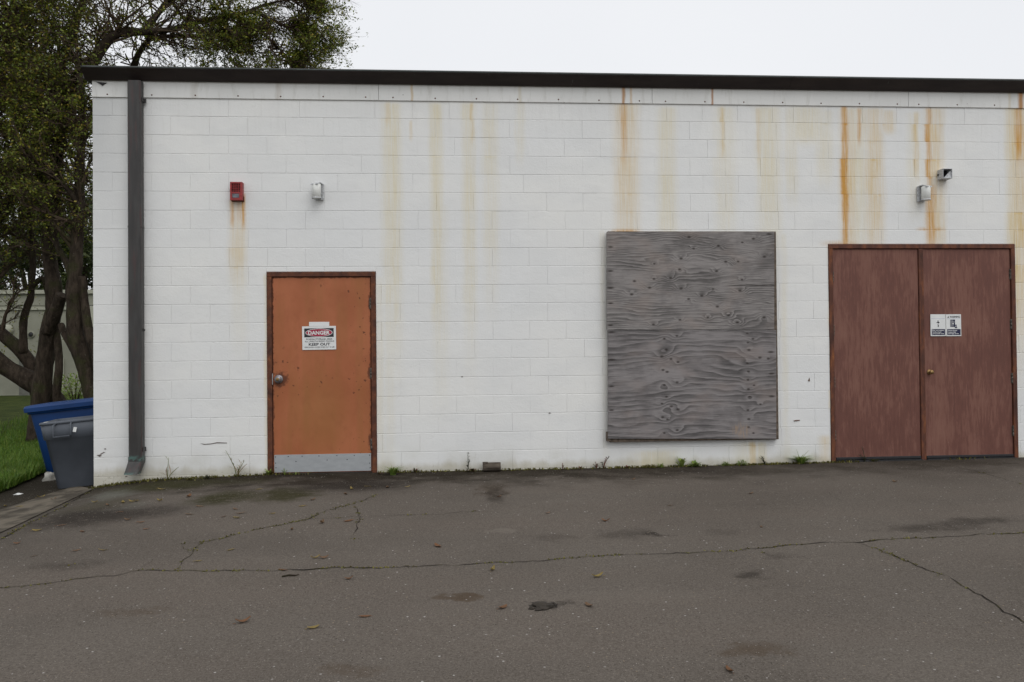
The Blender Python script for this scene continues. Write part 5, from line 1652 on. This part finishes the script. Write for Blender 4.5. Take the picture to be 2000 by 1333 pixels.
o, n1 = make_tree('tall dark tree whose long limb sweeps right over the roof', T1, SP1, bz(at(78, 800, y1)), M_LEAF, .052, fill=FILL1)
# second tree close to the building corner
y2 = 4.6
T2 = [
 (path([(205, 850, y2), (180, 760, y2), (160, 700, y2), (146, 640, y2), (142, 580, y2), (148, 520, y2), (152, 450, y2), (155, 380, y2), (162, 290, y2), (158, 200, y2), (150, 110, y2)]), .17, .04),
 (path([(172, 735, y2+.1), (150, 692, y2+.2), (128, 655, y2+.3), (118, 635, y2+.4)]), .07, .05),
 (path([(215, 800, y2-.1), (188, 700, y2-.1), (172, 640, y2-.05), (163, 590, y2), (160, 540, y2)]), .085, .06),
 (path([(146, 560, y2), (130, 515, y2+.1), (112, 480, y2+.2), (105, 440, y2+.2)]), .06, .04),
 (path([(158, 420, y2), (140, 380, y2-.2), (110, 350, y2-.3), (70, 330, y2-.4)]), .05, .02),
 (path([(155, 330, y2), (170, 260, y2), (182, 200, y2)]), .04, .015),
]
SP2 = [(0, .5, 1.0, 20, .8, (-.35, -.1, .0), 1.0, 2, kwin), (4, .2, 1, 12, .7, (-.2, -.2, .0), .9, 2, kwin), (5, .2, .8, 7, .5, (-.35, -.1, .1), 1.0, 2, kwin), (3, .3, 1, 6, .6, (-.3, 0, .1), .6, 2, kwin)]
make_tree('slim forked tree hugging the left corner of the building', T2, SP2, bz(at(190, 800, y2)), M_LEAF, .052, fill=[(150, 230, y2, .55, .6, 1.0, 70, .9, (-.2, -.3, 0)), (140, 400, y2+.1, .5, .5, .7, 36, .6, (-.2, -.2, -.1))])
# leaning tree that spreads to the left
y3 = 5.9
T3 = [
 (path([(135, 840, y3-.3), (105, 785, y3-.3), (60, 748, y3-.3), (10, 716, y3-.3), (-60, 660, y3-.3), (-140, 560, y3-.2), (-200, 400, y3)]), .19, .12),
 (path([(75, 770, y3-.1), (62, 715, y3), (40, 685, y3), (5, 655, y3), (-40, 600, y3), (-70, 500, y3), (-60, 380, y3)]), .13, .07),
 (path([(46, 690, y3-.05), (45, 640, y3-.05), (52, 605, y3), (62, 575, y3), (64, 520, y3), (62, 470, y3), (55, 400, y3), (35, 330, y3)]), .075, .03),
 (path([(80, 735, y3+.1), (50, 726, y3+.1), (20, 718, y3+.15), (-30, 700, y3+.2)]), .075, .06),
 (path([(-70, 500, y3), (-20, 440, y3-.3), (20, 390, y3-.5), (50, 340, y3-.6), (75, 300, y3-.6)]), .14, .06),
 (path([(64, 560, y3), (85, 545, y3), (95, 590, y3), (100, 630, y3)]), .05, .04),
 (path([(75, 300, y3-.6), (100, 230, y3-.6), (130, 150, y3-.6)]), .06, .03),
 (path([(-60, 380, y3), (-40, 280, y3-.2), (0, 150, y3-.3), (20, 20, y3-.3)]), .10, .04),
 (path([(-200, 400, y3), (-180, 250, y3), (-120, 80, y3), (-80, -80, y3)]), .12, .04),
]
SP3 = [(4, .2, 1, 14, .9, (-.1, -.3, .1), 1.0, 2, kwin), (6, .1, 1, 12, .8, (.0, -.3, .0), 1.2, 2, kwin), (7, .05, 1, 26, 1.1, (.1, -.3, .0), 1.2, 2, kwin), (8, .1, 1, 22, 1.1, (.1, -.2, .0), 1.1, 2, kwin), (2, .6, 1, 10, .7, (0, 0, .1), .5, 2, kwin), (1, .5, 1, 8, .9, (.2, -.1, -.1), .5, 2, kwbare), (0, .55, 1, 10, 1.0, (.1, -.2, .1), .9, 2, kwin)]
make_tree('leaning tree with low limbs spreading out to the left', T3, SP3, bz(at(125, 820, y3-.3)), M_LEAF, .054, fill=[(-20, 120, y3-.4, 1.6, 1.0, 1.8, 150, 1.0, (0, -.3, 0)), (30, 380, y3, 1.0, .8, .8, 70, .7, (0, -.3, -.1)), (-160, 250, y3, 1.4, 1.2, 2.4, 90, .9, (0, -.2, 0)), (60, 480, y3+.2, .7, .5, .4, 24, .35, (0, -.2, -.3))])

# dense trees beyond the cream wall
def far_tree(px, y, h, rad, label, mat, n, lsize, zc=.62):
    p = at(px, 650, y)
    g = ground_z(p.x, p.y)
    o = thing('tree', label, 'tree', (p.x, y, g))
    mb = MB()
    for k in range(5):
        a = k*1.26
        mb.tube(smooth_path([(0, 0, -.1), (.15*math.cos(a), .15*math.sin(a), h*.25), (rad*.35*math.cos(a), rad*.35*math.sin(a), h*.55), (rad*.6*math.cos(a), rad*.6*math.sin(a), h*.8)], 4), [lerp(.2, .03, i/12) for i in range(13)], 7)
    mb.build('trunk', M_BARK, o)
    pts_ = []
    cl = []
    for k in range(70):
        v = Vector((random.gauss(0, 1), random.gauss(0, 1), random.gauss(0, 1))).normalized()
        f = random.random()**.4
        cl.append((Vector((v.x*rad*f, v.y*rad*f, h*zc + v.z*h*(1-zc)*f)), random.uniform(.35, .75)))
    for k in range(n):
        c, r = random.choice(cl)
        v = Vector((random.gauss(0, 1), random.gauss(0, 1), random.gauss(0, .8)))
        pts_.append(tuple(c + v*r*.55))
    leaf_cloud('crown', pts_, mat, lsize, o)
    return o
far_tree(-40, 21, 9.5, 3.8, 'dense dark tree behind the left end of the cream wall', M_LEAFD, 24000, .16, .52)
far_tree(170, 22, 8.0, 2.6, 'dense dark tree beyond the cream wall, nearest the building corner', M_LEAFD, 16000, .16, .54)
far_tree(66, 27, 9.0, 3.0, 'tall dark tree far back between the two trees behind the cream wall', M_LEAFD, 12000, .17, .62)
far_tree(-330, 22, 9.0, 3.6, 'dense dark tree farthest left behind the cream wall', M_LEAFD, 12000, .17, .55)
far_tree(430, 24, 8.0, 3.2, 'dense dark tree behind the cream wall and the building', M_LEAFD, 12000, .17, .55)
def shade_tree(x, y, h, rad, label, n, zc):
    g = ground_z(x, y)
    o = thing('tree', label, 'tree', (x, y, g))
    mb = MB()
    for k in range(6):
        a = k*1.05
        mb.tube(smooth_path([(0, 0, -.1), (.12*math.cos(a), .12*math.sin(a), h*.2), (rad*.4*math.cos(a), rad*.4*math.sin(a), h*.5), (rad*.8*math.cos(a), rad*.8*math.sin(a), h*.72)], 4), [lerp(.22, .03, i/12) for i in range(13)], 7)
    mb.build('trunk', M_BARK, o)
    pts_ = []
    for k in range(90):
        v = Vector((random.gauss(0, 1), random.gauss(0, 1), random.gauss(0, 1))).normalized()*random.random()**.4
        c = Vector((v.x*rad, v.y*rad, h*zc + v.z*h*(1-zc)))
        for j in range(n//90):
            w = Vector((random.gauss(0, .45), random.gauss(0, .45), random.gauss(0, .3)))
            pts_.append(tuple(c+w))
    leaf_cloud('crown', pts_, M_LEAFD, .15, o)
shade_tree(-9.5, 7.5, 10, 4.4, 'broad dark tree over the lawn, left of the leaning tree', 12000, .74)
def shrub(px, py, y, r, h, n, mat, label, ls, name='shrub'):
    p = at(px, py, y); g = ground_z(p.x, y)
    o = thing(name, label, 'shrub', (p.x, y, g))
    mb = MB()
    for k in range(9):
        a = random.uniform(0, 6.28); mb.tube([(0, 0, -.03), (r*.3*math.cos(a), r*.3*math.sin(a), h*.5), (r*.8*math.cos(a), r*.8*math.sin(a), h*.95)], [.014, .01, .004], 4)
    mb.build('stem', M_TWIG, o)
    pts_ = []
    for k in range(n):
        v = Vector((random.gauss(0, 1), random.gauss(0, 1), random.gauss(0, 1))).normalized()*random.random()**.4
        pts_.append((v.x*r, v.y*r, h*.55+v.z*h*.45))
    leaf_cloud('foliage', pts_, mat, ls, o)
shrub(146, 760, 12.5, .55, .9, 900, M_WEED, 'loose light green shrub before the cream wall', .07)
shrub(20, 560, 18.0, 2.6, 2.7+.75, 2600, M_LEAFY, 'yellow-green clipped shrub showing just above the cream wall', .08)
print('leaves', n1, 'objects', len(bpy.data.objects))
